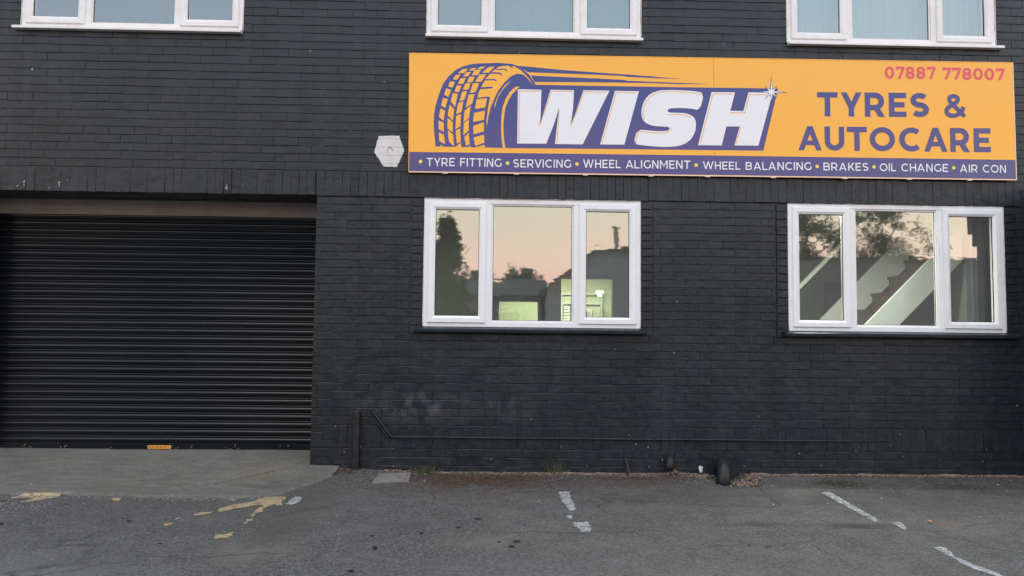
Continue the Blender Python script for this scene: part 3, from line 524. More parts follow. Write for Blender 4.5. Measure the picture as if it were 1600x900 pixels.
# staircase seen through the right-hand window
st = empty('staircase', (4.3, 1.4, -.1)); tag(st, 'staircase with grey strings and brown treads rising right behind the right ground floor window', 'staircase')
def band(x0, x1, top, h, y0, y1, name, m):
    mb = MB(); mb.prism_y([(x0, x0 + top - h), (x1, x1 + top - h), (x1, x1 + top), (x0, x0 + top)], y0, y1); mb.build(name, m, st)
band(2.55, 4.86, -2.46, .35, .86, .90, 'stringer', M['stringer'])
band(2.62, 4.86, -2.36, .40, 1.84, 1.88, 'stringer', M['stringer'])
band(2.60, 4.86, -1.70, .06, 1.80, 1.84, 'handrail', M['stringer'])
for k in range(-8, 3):
    x = 4.41 + .2 * k; zz = 1.75 + .195 * k
    if zz < .02: continue
    mb = MB(); mb.box(x - .02, min(x + .23, 4.88), .905, 1.835, zz - .03, zz); mb.build('tread', M['tread'], st)
    mb = MB(); mb.box(x, x + .018, .907, 1.833, zz - .195, zz - .031); mb.build('riser', M['tread'], st)
# lit lamps indoors, plus two unseen fill lamps added for the front rooms
def lamp(loc, L, power, col, label):
    e = empty('room_or_fill_light', loc); tag(e, label, 'light')
    mb = MB(); mb.tube([(loc[0] - L / 2, loc[1], loc[2]), (loc[0] + L / 2, loc[1], loc[2])], .018, 10); mb.build('tube', M['lamp'], e)
    mb = MB(); mb.box(loc[0] - L / 2 - .03, loc[0] + L / 2 + .03, loc[1] - .03, loc[1] + .03, loc[2] + .022, loc[2] + .06); mb.build('batten', M['upvc'], e)
    ld = bpy.data.lights.new('tube_light', 'AREA'); ld.shape = 'RECTANGLE'; ld.size = L; ld.size_y = .06; ld.energy = power; ld.color = col
    lo = bpy.data.objects.new('tube_light', ld); link(lo, e); lo.location = (0, 0, -.03)
lamp((.9, 3.4, 2.20), 1.2, 58, (.97, 1.0, .72), 'lit fluorescent tube in the room beyond the hatch of the left window')
lamp((1.52, 3.9, 1.80), .05, 1.0, (1, 1, .8), 'small bright lamp seen through the doorway behind the left window')
lamp((3.25, .40, 2.50), .5, 62, (1.0, 1.0, .88), 'added fill tube, out of view, that brightens the staircase behind the right window')  # hidden fill lamp, added to brighten the stair stringers
lamp((-.80, 1.0, 2.50), .3, 20, (.95, 1.0, .86), 'added fill tube, out of view, that brightens the room behind the left ground floor window')  # hidden fill lamp, added to lift the dim front room
lamp((4.7, 2.6, 1.2), .3, 9, (.95, 1.0, .6), 'small tube light under the staircase behind the right window')
# notices
def notice(x, z, w_, h_, label):
    e = empty('notice', (x, 4.39, z)); tag(e, label, 'notice')
    mb = MB(); mb.box(x, x + w_, 4.385, 4.393, z, z + h_); mb.build('paper_sheet', M['paper'], e)
    mb = MB()
    for k in range(7): mb.box(x + .02, x + w_ * (.5 + .45 * ((k * 37) % 10) / 10), 4.382, 4.384, z + h_ * (.10 + .12 * k), z + h_ * (.10 + .12 * k) + .008)
    for k in range(2): mb.box(x + .01 + k * (w_ - .03), x + .02 + k * (w_ - .03), 4.380, 4.3815, z + .01, z + h_ - .01)
    o = mb.build('writing', M['ink'], e)
notice(1.03, 1.30, .14, .36, 'tall white notice with black writing on the lit wall, nearer the mullion')
notice(1.38, 1.38, .12, .22, 'small white notice on the lit wall right of the tall notice')
e = empty('curtain', (4.53, .25, 1.2)); tag(e, 'grey blue curtain hanging at the right side inside the right ground floor window', 'curtain')
def drape(x0, x1, y, z0, z1, m, parent, amp=.018, pitch=.09, ph=0):
    mb = MB(); n = max(8, int((x1 - x0) / .012)); vs = []
    for i in range(n + 1):
        x = x0 + (x1 - x0) * i / n; k = 2 * math.pi * (x - x0) / pitch + ph
        yy = y + amp * math.sin(k + 1.3 * math.sin(k * .31)) + .006 * math.sin(k * 2.7)
        vs += [(x, yy, z0), (x + .008 * math.sin(k * .5), yy * .6 + y * .4, z1)]
    mb.add(vs, [(2 * i, 2 * i + 2, 2 * i + 3, 2 * i + 1) for i in range(n)]); return mb.build('drape', m, parent, smooth=True)
drape(4.50, 4.69, .25, .9, 2.5, M['curtain'], e)
for key, m, lab, ay in (('A', 'curt_a', 'dark blue drawn curtain inside the upper left window above the shutter', .22), ('B', 'curt_b', 'grey net curtain inside the upper middle window', .16), ('C', 'curt_c', 'pale net curtain inside the upper right window', .13)):
    o_ = OPEN[key]; e = empty('curtain', ((o_[0] + o_[1]) / 2, ay, 3.9)); tag(e, lab, 'curtain', 'curtains inside the upper windows')
    drape(o_[0] - .04, o_[1] + .04, ay + .02, 3.82, 5.25, M[m], e, .010, .17, ay * 20)

# ------------------------------------------------------------ windows
def window(key, dirty=False, upper=False):
    x0, x1, z0, z1 = OPEN[key]; W = x1 - x0; e = empty('window', (x0, 0, z0), bld)
    fm = M['upvc_dirty'] if upper else M['upvc']; yf = .000
    mb = MB()
    fr = .042; def_ = .060
    mb.box(x0 - .004, x0 + fr, yf, yf + .07, z0, z1); mb.build('frame_jamb', fm, e, bevel=.003)
    mb = MB(); mb.box(x1 - fr, x1 + .004, yf, yf + .07, z0, z1); mb.build('frame_jamb', fm, e, bevel=.003)
    mb = MB(); mb.box(x0 + fr, x1 - fr, yf + .001, yf + .07, z1 - fr, z1); mb.build('frame_head', M['upvc_dirty'], e, bevel=.003)
    mb = MB(); mb.box(x0 + fr, x1 - fr, yf + .001, yf + .07, z0, z0 + fr + .004); mb.build('frame_sill_rail', M['upvc_dirty'] if upper else fm, e, bevel=.003)
    m1 = x0 + .575 * W / 1.96; m2 = x0 + 1.385 * W / 1.96
    for c in (m1, m2): mb = MB(); mb.box(c - .030, c + .030, yf + .002, yf + .068, z0 + fr, z1 - fr); mb.build('mullion', fm, e, bevel=.003)
    def sash(a, b_, hinge):
        za, zb = z0 + .036, z1 - .034; t_ = .062; yo = -.016
        def bar(pts, nm='sash_bar'):
            # mitred bar with a sloping glazing bead
            mbb = MB(); n = 4; ctr = ((a + b_) / 2, (za + zb) / 2)
            o1, o2, i2, i1 = pts
            def mixp(p, q, t): return (p[0] + (q[0] - p[0]) * t, p[1] + (q[1] - p[1]) * t)
            p1, p2 = mixp(o1, i1, .66), mixp(o2, i2, .66); c1, c2 = mixp(o1, i1, .07), mixp(o2, i2, .07)
            prof = [(o1, o2, yf + .052), (o1, o2, yo + .005), (c1, c2, yo), (p1, p2, yo), (i1, i2, yo + .013), (i1, i2, yf + .045)]
            vs = []
            for q1, q2, y in prof: vs += [(q1[0], y, q1[1]), (q2[0], y, q2[1])]
            fs = [(2 * k, 2 * k + 1, 2 * k + 3, 2 * k + 2) for k in range(5)] + [tuple(range(0, 12, 2)), tuple(range(11, 0, -2))]
            mbb.add(vs, fs); mbb.build(nm, fm, e)
        g = .0006
        bar([(a, za), (b_, za), (b_ - t_, za + t_), (a + t_, za + t_)]); bar([(a, zb), (b_, zb), (b_ - t_, zb - t_), (a + t_, zb - t_)])
        bar([(a, za + g), (a, zb - g), (a + t_, zb - t_ - g), (a + t_, za + t_ + g)]); bar([(b_, za + g), (b_, zb - g), (b_ - t_, zb - t_ - g), (b_ - t_, za + t_ + g)])
        return a + t_, b_ - t_, za + t_, zb - t_
    gl = M['glass_up'] if upper else M['glass']
    def pane(a, b_, c, d, y):
        mbb = MB(); r = .005
        for q in ((a, a + r, c, d), (b_ - r, b_, c, d), (a + r, b_ - r, c, c + r), (a + r, b_ - r, d - r, d)): mbb.box(q[0], q[1], y - .004, y + .004, q[2], q[3])
        mbb.build('glazing_seal', M['rubber'], e)
        mbb = MB(); mbb.add([(a + .001, y, c + .001), (b_ - .001, y, c + .001), (b_ - .001, y, d - .001), (a + .001, y, d - .001)], [(0, 1, 2, 3)])
        o = mbb.build('pane', gl, e); o.rotation_euler = (0, 0, 0); return o
    pane(*sash(x0 + .034, m1 - .020, 0), .012); pane(*sash(m2 + .020, x1 - .034, 1), .012)
    # fixed light between the mullions
    a, b_, c, d = m1 + .030, m2 - .030, z0 + fr + .004, z1 - fr
    mb = MB(); bd = .014
    for q in ((a, a + bd, c, d), (b_ - bd, b_, c, d), (a + bd, b_ - bd, c, c + bd), (a + bd, b_ - bd, d - bd, d)): mb.box(q[0], q[1], yf + .012, yf + .034, q[2], q[3])
    mb.build('glazing_bead', fm, e, bevel=.002)
    pane(a + bd - .001, b_ - bd + .001, c + bd - .001, d - bd + .001, .026)
    # ragged sealant / paint line round the frame
    mb = MB()
    for (xa, za, xb, zb) in ((x0 - .006, z0, x0 - .006, z1), (x1 + .006, z0, x1 + .006, z1), (x0 - .006, z1 + .005, x1 + .006, z1 + .005)):
        n = 26; pts = [(xa + (xb - xa) * k / n + random.uniform(-.0008, .0008), -.002 + random.uniform(-.002, .001), za + (zb - za) * k / n + random.uniform(-.001, .001)) for k in range(n + 1)]
        mb.tube(pts, [random.uniform(.003, .0042) for _ in pts], 6)
    mb.build('sealant', M['mastic'], e, smooth=True)
    if upper:
        xa, xb = {'A': (-4.361, -2.322), 'B': (-.651, 1.346), 'C': (2.701, 4.722)}[key]
        mb = MB(); mb.add([(xa, -.055, z0 - .030), (xb, -.055, z0 - .030), (xb, -.055, z0 - .006), (xa, -.055, z0 - .006), (xa, .0, z0 + .004), (xb, .0, z0 + .004), (xb, .0, z0 - .030), (xa, .0, z0 - .030)],
                          [(0, 1, 2, 3), (3, 2, 5, 4), (0, 7, 6, 1), (0, 3, 4, 7), (1, 6, 5, 2), (4, 5, 6, 7)]); mb.build('sill', M['upvc_dirty'], e, bevel=.003)
    else:
        xa, xb = {'D': (-.705, 1.375), 'E': (2.625, 4.80)}[key]
        mb = MB(); mb.add([(xa, -.075, z0 - .052), (xb, -.075, z0 - .052), (xb, -.078, z0 - .018), (xa, -.078, z0 - .018), (xa, .004, z0 - .001), (xb, .004, z0 - .001), (xb, .004, z0 - .055), (xa, .004, z0 - .055)],
                          [(0, 1, 2, 3), (3, 2, 5, 4), (0, 7, 6, 1), (0, 3, 4, 7), (1, 6, 5, 2), (4, 5, 6, 7)]); mb.build('sill', M['paint'], e, bevel=.006)
        # handle inside each opening light
        for hx in ((m1 - .020 - .035) if key == 'E' else (m1 - .055), ):
            mb = MB(); mb.box(hx - .012, hx + .012, .040, .055, z0 + .50, z0 + .62); mb.box(hx - .010, hx + .010, .055, .075, z0 + .585, z0 + .605); mb.box(hx - .010, hx + .010, .066, .080, z0 + .49, z0 + .60); mb.build('handle', M['upvc'], e, bevel=.003)
    return e
for k in 'ABC': window(k, upper=True)
for k in 'DE': window(k)

# ------------------------------------------------------------ roller shutter
sh = empty('roller_shutter', (-3.2, .45, 0), bld)
sx0, sx1 = -5.2, -1.50; zb = .118
def slat_mesh():
    # curved face, then a small rolled hook, as seen in profile
    P_ = []
    P_ += [(.004, .0), (-.003, .001), (-.0060, .004), (-.0075, .012), (-.0092, .020), (-.0108, .027), (-.0112, .032), (-.0104, .037), (-.0082, .0420), (-.0050, .0465), (-.0010, .0505), (.003, .0535),
           (-.002, .0545), (-.0055, .0565), (-.0072, .0600), (-.0075, .0640), (-.0048, .0678), (.0, .0697), (.004, .0705), (.004, .0726)]
    vs = []; 
    for y, z_ in P_: vs += [(sx0 + 3.2, y, z_), (sx1 + 3.2, y, z_)]
    me = bpy.data.meshes.new('slat'); me.from_pydata(vs, [], [(2 * k, 2 * k + 1, 2 * k + 3, 2 * k + 2) for k in range(len(P_) - 1)])
    for p in me.polygons: p.use_smooth = True
    me.materials.append(M['shutter']); return me
sm_ = slat_mesh()
for k in range(32):
    o = bpy.data.objects.new('slat', sm_); o.location = (0, random.gauss(0, .0007), zb + .062 + k * .0728); o.rotation_euler = (random.gauss(0, .012), random.gauss(0, .0003), 0); link(o, sh)
mb = MB(); mb.box(sx0, sx1, .437, .465, zb + .004, zb + .062); mb.box(sx0, sx1, .425, .47, zb - .004, zb + .004); mb.build('bottom_rail', M['shutter'], sh, bevel=.002)
mb = MB(); vs = []
HP = [(.405, 2.70), (.408, 2.50), (.414, 2.42), (.424, 2.375), (.434, 2.348), (.438, 2.338), (.440, 2.333), (.447, 2.331), (.475, 2.331)]
for yy, zz in HP: vs += [(sx0, yy, zz), (sx1, yy, zz)]
mb.add(vs, [(2 * k, 2 * k + 1, 2 * k + 3, 2 * k + 2) for k in range(len(HP) - 1)]); mb.build('shutter_hood', M['hood'], sh)
mb = MB(); mb.box(sx0, sx1, .60, .62, 0.1, 3.0); mb.build('backing', M['rubber'], sh)
stx = -3.12
mb = MB(); mb.box(-3.225, -3.010, .4345, .4365, zb + .010, zb + .042); mb.build('sticker', M['sticker'], sh)
mb = MB()
x = -3.215
while x < -3.03:
    w_ = random.uniform(.006, .014); mb.box(x, x + w_, .4335, .4343, zb + .020, zb + .031); x += w_ + random.choice((.003, .003, .010))
o = mb.build('sticker_lettering', M['sticker_ink'], sh); tag(o, kind='stuff')
# chipped paint on the lowest slats
mb = MB()
for cx, n in ((-4.35, 8), (-4.0, 7), (-3.6, 4), (-2.98, 8), (-2.83, 5), (-2.45, 14), (-1.95, 4)):
    for k in range(n):
        x = cx + random.gauss(0, .04); z_ = zb + abs(random.gauss(0, .022)) + .006; r = random.uniform(.002, .007); pts = [(x + r * math.cos(a) * random.uniform(.5, 1.8), z_ + r * math.sin(a) * random.uniform(.4, 1)) for a in [q * math.pi / 3 for q in range(6)]]
        y = .4362 if z_ < zb + .06 else .434
        mb.add([(p[0], y, p[1]) for p in pts], [(0, 1, 2, 3, 4, 5)])
o = mb.build('chipped_paint', M['rubble'], sh); tag(o, kind='stuff')

# chips in the wall paint: ones seen clearly on the photo
chips = [(-4.20, 2.55, .018), (-4.20, 2.525, .010), (-4.26, 2.51, .014), (-3.89, 2.545, .022), (-3.89, 2.525, .014), (-3.98, 2.50, .012), (-3.82, 2.57, .008), (-2.41, 2.55, .010), (-2.41, 2.52, .016), (-2.405, 2.535, .010), (-2.27, 2.55, .006), (-4.19, 3.58, .018), (-4.54, 2.92, .014), (-3.8, 1.0, 0)]
mb = MB()
def chip(x, z_, r, y=-.0175):
    pts = [(x + r * .55 * math.cos(a) * random.uniform(.5, 1.3), z_ + r * math.sin(a) * random.uniform(.5, 1.2)) for a in [q * math.pi / 3.5 for q in range(7)]]; mb.add([(p[0], y, p[1]) for p in pts], [tuple(range(7))])
for x, z_, r in chips:
    if r: chip(x, z_, r, -.0190 if z_ < 2.7 else -.0030)
for k in range(46): chip(random.uniform(-1.55, 4.8), abs(random.gauss(.25, .28)) + .03, random.uniform(.003, .008), -.0032)
for x, z_, r in ((1.53, .13, .012), (1.29, .27, .010), (1.40, .24, .010), (-1.26, .10, .018), (-.27, .315, .010), (.62, .24, .008), (.35, .48, .01)): chip(x, z_, r, -.0034)
o = mb.build('paint_chips', simple('exposed_chips', (.36, .35, .34), (.26, .25, .24), .8), bld); tag(o, kind='stuff')

# ------------------------------------------------------------ sign
SY = -.052
SX, SZ = -.79, 2.699
sg = empty('shop_sign', (SX, 0, SZ)); tag(sg, 'long orange and navy tyre shop sign fixed above the ground floor windows', 'sign')
def flat(polys, layer, name, m, parent=sg):
    vs = []; fs = []
    for i, p in enumerate(polys):
        y = SY - .0006 * layer - .00004 * i; n = len(vs); vs += [(SX + q[0], y, SZ + q[1]) for q in p]
        fs += [tuple(n + j for j in tr_) for tr_ in tessellate_polygon([[Vector((q[0], q[1], 0)) for q in p]])]
    me = bpy.data.meshes.new(name); me.from_pydata([(v[0] - SX, v[1], v[2] - SZ) for v in vs], [], fs)
    bm = bmesh.new(); bm.from_mesh(me)
    for f in bm.faces:
        f.normal_update()
        if f.normal.y > 0: f.normal_flip()
    bm.to_mesh(me); bm.free(); me.materials.append(m); o = bpy.data.objects.new(name, me); link(o, parent); return o
def smooth_poly(pts, it=1):
    for _ in range(it):
        n = len(pts); q = []
        for i in range(n):
            a, b_ = pts[i], pts[(i + 1) % n]; q += [(a[0] * .75 + b_[0] * .25, a[1] * .75 + b_[1] * .25), (a[0] * .25 + b_[0] * .75, a[1] * .25 + b_[1] * .75)]
        pts = q
    return pts
# two panels butted at the seam
(a0, a1, a2, a3) = PANEL; sT, sB = SEAM
def panel(pts):
    mb = MB(); mb.prism_y([(SX + p[0], SZ + p[1]) for p in pts], SY, SY + .004); mb.build('sign_panel', M['s_orange'], sg)
def lerp(a, b_, t): return (a[0] + (b_[0] - a[0]) * t, a[1] + (b_[1] - a[1]) * t)
tt = 2.785 / 5.583; mT = lerp(a0, a1, tt); mB = lerp(a3, a2, tt)
panel([a3, (mB[0] - .0012, mB[1]), (mT[0] - .0012, mT[1]), a0]); panel([(mB[0] + .0012, mB[1]), a2, a1, (mT[0] + .0012, mT[1])])
for (p, q, w_) in ((a3, a2, .009), (a2, a1, .007), (a0, a1, .006), (a3, a0, .006)):
    mb = MB(); d = Vector((q[0] - p[0], q[1] - p[1])).normalized(); nrm = Vector((-d.y, d.x)) * w_ * .5
    mb.prism_y([(SX + p[0] - nrm.x, SZ + p[1] - nrm.y), (SX + q[0] - nrm.x, SZ + q[1] - nrm.y), (SX + q[0] + nrm.x, SZ + q[1] + nrm.y), (SX + p[0] + nrm.x, SZ + p[1] + nrm.y)], SY - .0022, SY + .012); mb.build('edge_trim', M['s_edge'] if p in (a3, a2) and q in (a2, a1) else M['s_orange'], sg)
for zz in (.10, .95):
    mb = MB(); mb.box(SX + .06, SX + 5.5, SY + .005, -.0165, SZ + zz, SZ + zz + .05); mb.build('batten', M['batten'], sg)
flat([STRIP], 1, 'service_strip', M['s_navy'])
flat([NAVY], 1, 'navy_tyre_shape', M['s_navy'])
o = flat(STREAKS, 2, 'speed_streaks', M['s_navy'])
for b_ in BLOCKS: flat([smooth_poly(b_, 1) if False else b_], 2, 'tread_block', M['s_orange'])
flat([SHOULDER], 2, 'tyre_shoulder', M['s_orange'])
for a_ in ARCS: flat([a_], 2, 'rim_arc', M['s_orange'])
def strip_poly(pts, w_, taper=False):
    L = []; Rr = []
    for i, p in enumerate(pts):
        a = Vector(pts[max(i - 1, 0)]); b_ = Vector(pts[min(i + 1, len(pts) - 1)]); c = Vector(p)
        if 0 < i < len(pts) - 1:
            d1 = (c - a).normalized(); d2 = (b_ - c).normalized(); n1 = Vector((-d1.y, d1.x)); n2 = Vector((-d2.y, d2.x)); nn = (n1 + n2).normalized(); k = 1 / max(.35, nn.dot(n1)); nn = nn * k
        else: d = (b_ - a).normalized(); nn = Vector((-d.y, d.x))
        ww = w_ / 2; L.append((c.x + nn.x * ww, c.y + nn.y * ww)); Rr.append((c.x - nn.x * ww, c.y - nn.y * ww))
    return [[L[i], L[i + 1], Rr[i + 1], Rr[i]] for i in range(len(pts) - 1)]
for g_, w_ in zip(GROOVES, (.010, .014, .012, .016, .008)): flat(strip_poly(g_, w_), 3, 'tread_groove', M['s_navy'])
for L_ in (LET_W, LET_I, LET_H): flat([L_], 3, 'big_letter', M['s_white'])
flat([smooth_poly(LET_S, 1)], 3, 'big_letter', M['s_white'])
for q in INLINES: flat(strip_poly(q, .0085), 4, 'letter_inline', M['s_inline'])
# eight-pointed sparkle
c = STAR_C
def star(k, core):
    pts = []
    for i, p in enumerate(STAR):
        d = Vector((p[0] - c[0], p[1] - c[1])); a = math.atan2(d.y, d.x)
        q = STAR[(i + 1) % 8]; a2_ = math.atan2(q[1] - c[1], q[0] - c[0]); da = (a2_ - a + math.pi) % (2 * math.pi) - math.pi; am = a + da / 2
        pts += [(c[0] + d.x * k, c[1] + d.y * k), (c[0] + core * math.cos(am), c[1] + core * math.sin(am))]
    return pts
flat([star(1.0, .030)], 5, 'sparkle_outline', M['s_navy']); flat([star(.80, .021)], 6, 'sparkle', M['s_white'])

# lettering drawn stroke by stroke
def glyph(ch, w):
    h = w / 2; P_ = []
    rect = lambda a, b_, c, d: P_.append([(a, b_), (c, b_), (c, d), (a, d)])
    def para(xa, ya, xb, yb, ww=None):
        ww = ww or w; L = math.hypot(xb - xa, yb - ya); hw = ww * L / abs(yb - ya) / 2; P_.append([(xa - hw, ya), (xa + hw, ya), (xb + hw, yb), (xb - hw, yb)])
    def arc(cx, cy, rx, ry, a0_, a1_, n=20):
        for q in strip_poly([(cx + rx * math.cos(R(a0_ + (a1_ - a0_) * k / n)), cy + ry * math.sin(R(a0_ + (a1_ - a0_) * k / n))) for k in range(n + 1)], w): P_.append(q)
    def bowl(yb, yt, xr, xl=w):
        ry = (yt - yb) / 2; rx = ry * 1.0; cx = xr - h - rx; rect(xl, yb - h, cx, yb + h); rect(xl, yt - h, cx, yt + h); arc(cx, (yb + yt) / 2, rx, ry, -90, 90)
    hd = w / 2 * 1.08
    if ch == 'I': W = w; rect(0, 0, w, 1)
    elif ch == 'T': W = .82; rect(0, 1 - w, W, 1); rect(W / 2 - h, 0, W / 2 + h, 1 - w)
    elif ch in 'EF':
        W = .70 if ch == 'E' else .67; rect(0, 0, w, 1); rect(w, 1 - w, W, 1); rect(w, .5 - h, W * .9, .5 + h)
        if ch == 'E': rect(w, 0, W, w)
    elif ch == 'L': W = .64; rect(0, 0, w, 1); rect(w, 0, W, w)
    elif ch == 'H': W = .80; rect(0, 0, w, 1); rect(W - w, 0, W, 1); rect(w, .5 - h, W - w, .5 + h)
    elif ch == 'U': W = .80; r = W / 2; rect(0, r, w, 1); rect(W - w, r, W, 1); arc(W / 2, r, r - h, r - h, 180, 360)
    elif ch == 'O': W = 1.04; arc(W / 2, .5, W / 2 - h, .5 - h, 0, 360, 32)
    elif ch in 'CG':
        W = .90; arc(.51, .5, .51 - h, .5 - h, 48, 312, 26)
        if ch == 'G': rect(W - w, .10, W, .50)
    elif ch == 'S': W = .74; ry = (1 - w) / 4; rx = W / 2 - h; arc(W / 2, 1 - h - ry, rx, ry, 35, 270, 18); arc(W / 2, h + ry, rx, ry, 90, -145, 18)
    elif ch == 'B': W = .80; rect(0, 0, w, 1); bowl(.51, 1 - h, W * .94); bowl(h, .51, W)
    elif ch == 'R': W = .80; rect(0, 0, w, 1); bowl(.38, 1 - h, W * .97); para(W - h * 1.15, 0, W * .56, .38)
    elif ch == 'K': W = .80; rect(0, 0, w, 1); para(w * .9, .30, W - h * 1.5, 1); para(W - h * 1.3, 0, W * .42, .58)
    elif ch == 'N': W = .82; rect(0, 0, w, 1); rect(W - w, 0, W, 1); P_.append([(0, 1), (w * 1.1, 1), (W, 0), (W - w * 1.1, 0)])
    elif ch == 'M': W = .98; rect(0, 0, w, 1); rect(W - w, 0, W, 1); P_.append([(0, 1), (w * 1.1, 1), (W / 2 + h * .7, .25), (W / 2 - h * .5, .25)]); P_.append([(W, 1), (W - w * 1.1, 1), (W / 2 - h * .7, .25), (W / 2 + h * .5, .25)])
    elif ch == 'A': W = .98; para(hd * 1.05, 0, W / 2, 1, w * .95); para(W - hd * 1.05, 0, W / 2, 1, w * .95); rect(W * .24, .22, W * .76, .22 + w * .85)
    elif ch == 'V': W = .94; para(hd * 1.05, 1, W / 2, 0, w * .95); para(W - hd * 1.05, 1, W / 2, 0, w * .95)
    elif ch == 'W': W = 1.42; para(hd, 1, W * .28, 0, w * .95); para(W * .5, 1, W * .28, 0, w * .95); para(W * .5, 1, W * .72, 0, w * .95); para(W - hd, 1, W * .72, 0, w * .95)
    elif ch == 'Y': W = .86; para(hd * 1.1, 1, W / 2, .36, w * .95); para(W - hd * 1.1, 1, W / 2, .36, w * .95); rect(W / 2 - h, 0, W / 2 + h, .42)
    elif ch == '0': W = .76; arc(W / 2, .5, W / 2 - h, .5 - h, 0, 360, 28)
    elif ch == '7': W = .70; rect(0, 1 - w, W, 1); rect(0, .74, w * .95, 1 - w); para(W * .36, 0, W - hd * 1.1, 1 - w)
    elif ch == '8': W = .74; ry = (1 - w) / 4; arc(W / 2, 1 - h - ry, W * .46 - h, ry, 0, 360); arc(W / 2, h + ry, W / 2 - h, ry * 1.02, 0, 360)
    elif ch == '&':
        W = .90
        def cr(p, n=6):
            out_ = []
            for i in range(len(p) - 1):
                p0, p1, p2, p3 = p[max(i - 1, 0)], p[i], p[i + 1], p[min(i + 2, len(p) - 1)]
                for k in range(n):
                    u = k / n; out_.append(tuple(.5 * (2 * p1[j] + (p2[j] - p0[j]) * u + (2 * p0[j] - 5 * p1[j] + 4 * p2[j] - p3[j]) * u * u + (3 * p1[j] - p0[j] - 3 * p2[j] + p3[j]) * u ** 3) for j in (0, 1)))
            return out_ + [p[-1]]
        for q in strip_poly(cr([(.86, .06), (.55, .38), (.27, .66), (.25, .83), (.42, .90), (.58, .82), (.55, .68), (.33, .52), (.14, .38), (.12, .20), (.30, .09), (.52, .12), (.72, .26), (.82, .46)]), w * .82): P_.append(q)
    return W, P_
STROKE = dict(TYRES=.22, AUTOCARE=.22); STROKE['&'] = .21; STROKE['07887'] = .20; STROKE['778007'] = .20
for s, A_, B_, H_, _ in TEXTS:
    big = s in STROKE; w_ = STROKE.get(s, .145); gap = .17 if big else .19
    if s in ('07887', '778007'): gap = .14
    gl_ = [glyph(ch, w_) for ch in s]; kern = [0] * len(s)
    for i in range(len(s) - 1):
        if s[i] + s[i + 1] in ('AU', 'TY', 'TO', 'OT', 'UT', 'AR', 'CA', 'YR', 'LA', 'VI', 'RV', 'HA', '77', '78'): kern[i] = -.06
        if s[i] + s[i + 1] in ('TY', 'AL', 'TT', 'KE'): kern[i] = -.05
    nat = sum(g[0] for g in gl_) + sum(gap + k for k in kern[:-1]); span = math.hypot(B_[0] - A_[0], B_[1] - A_[1]); sx = span / nat
    ux = ((B_[0] - A_[0]) / span, (B_[1] - A_[1]) / span); x = 0
    mm = M['s_red'] if s[0] in '07' else (M['s_navy'] if big else M['s_white'])
    for g, k in zip(gl_, kern):
        polys = [[(A_[0] + ux[0] * (x + px) * sx, A_[1] + ux[1] * (x + px) * sx + py * H_) for px, py in p] for p in g[1]]
        flat(polys, 3, 'letter', mm); x += g[0] + gap + k
for bx, bz in BULLETS: flat([[(bx + .0165 * math.cos(a), bz + .0165 * math.sin(a)) for a in [2 * math.pi * k / 16 for k in range(16)]]], 3, 'bullet_dot', M['s_yellow'])
# fixing screws and the little clips under the lower edge
for i in range(13):
    q = lerp(a3, a2, (i + .35) / 13); x, z_ = SX + q[0], SZ + q[1] + .03
    mb = MB(); mb.tube([(x, SY - .0035, z_), (x, SY, z_)], .004, 8); mb.build('screw', M['rubber'], sg)
for i in range(9):
    q = lerp(a3, a2, (i + .55) / 9.2 + random.uniform(-.01, .01)); x, z_ = SX + q[0], SZ + q[1]
    mb = MB(); mb.box(x - .022, x + .022, SY - .003, -.018, z_ - .012, z_ - .005); mb.build('clip', M['s_edge'], sg)

# ------------------------------------------------------------ white hexagon left by an alarm box
hx = empty('alarm_box_patch', (-.965, 0, 2.887)); tag(hx, 'white painted hexagon with rusty screw holes left of the sign', 'alarm mount')
mb = MB(); P_ = []
for i in range(6):
    a = Vector(HEX[i]); b_ = Vector(HEX[(i + 1) % 6])
    for k in range(7): p = a.lerp(b_, k / 7); P_.append((p.x + random.uniform(-.003, .003), p.y + random.uniform(-.003, .003)))
zrows = [2.698 + .0744 * k for k in range(0, 6)]
def clip_poly(pts, z0_, z1_):
    def cut(ps, zc, keep_above):
        out_ = []
        for i in range(len(ps)):
            a, b_ = ps[i], ps[(i + 1) % len(ps)]; ia = (a[1] >= zc) == keep_above; ib = (b_[1] >= zc) == keep_above
            if ia: out_.append(a)
            if ia != ib: t_ = (zc - a[1]) / (b_[1] - a[1]); out_.append((a[0] + (b_[0] - a[0]) * t_, zc))
        return out_
    return cut(cut(pts, z0_, True), z1_, False)
for k in range(5):
    pl = clip_poly(P_, zrows[k] + .0028, zrows[k + 1] - .0028)
    if len(pl) > 2: mb = MB(); mb.prism_y(pl, -.0062 - random.uniform(0, .0012), .004); mb.build('painted_brick_face', M['white_emulsion'], hx)
    pj = clip_poly(P_, zrows[k] - .0028, zrows[k] + .0028)
    if len(pj) > 2: mb = MB(); mb.prism_y(pj, -.0038, .004); mb.build('painted_joint', M['white_emulsion'], hx)
mb = MB()
for a, r in ((90, .028), (60, .022), (120, .026), (165, .020), (200, .022), (235, .026), (15, .024), (-10, .020)):
    x = -.957 + r * math.cos(R(a)); z_ = 2.893 + r * math.sin(R(a)); q = random.uniform(.003, .006); mb.add([(x + q * math.cos(b_), -.0078, z_ + q * math.sin(b_) * 1.3) for b_ in [k * math.pi / 3 for k in range(6)]], [(0, 1, 2, 3, 4, 5)])
o = mb.build('rusty_holes', M['rust'], hx); tag(o, kind='stuff')

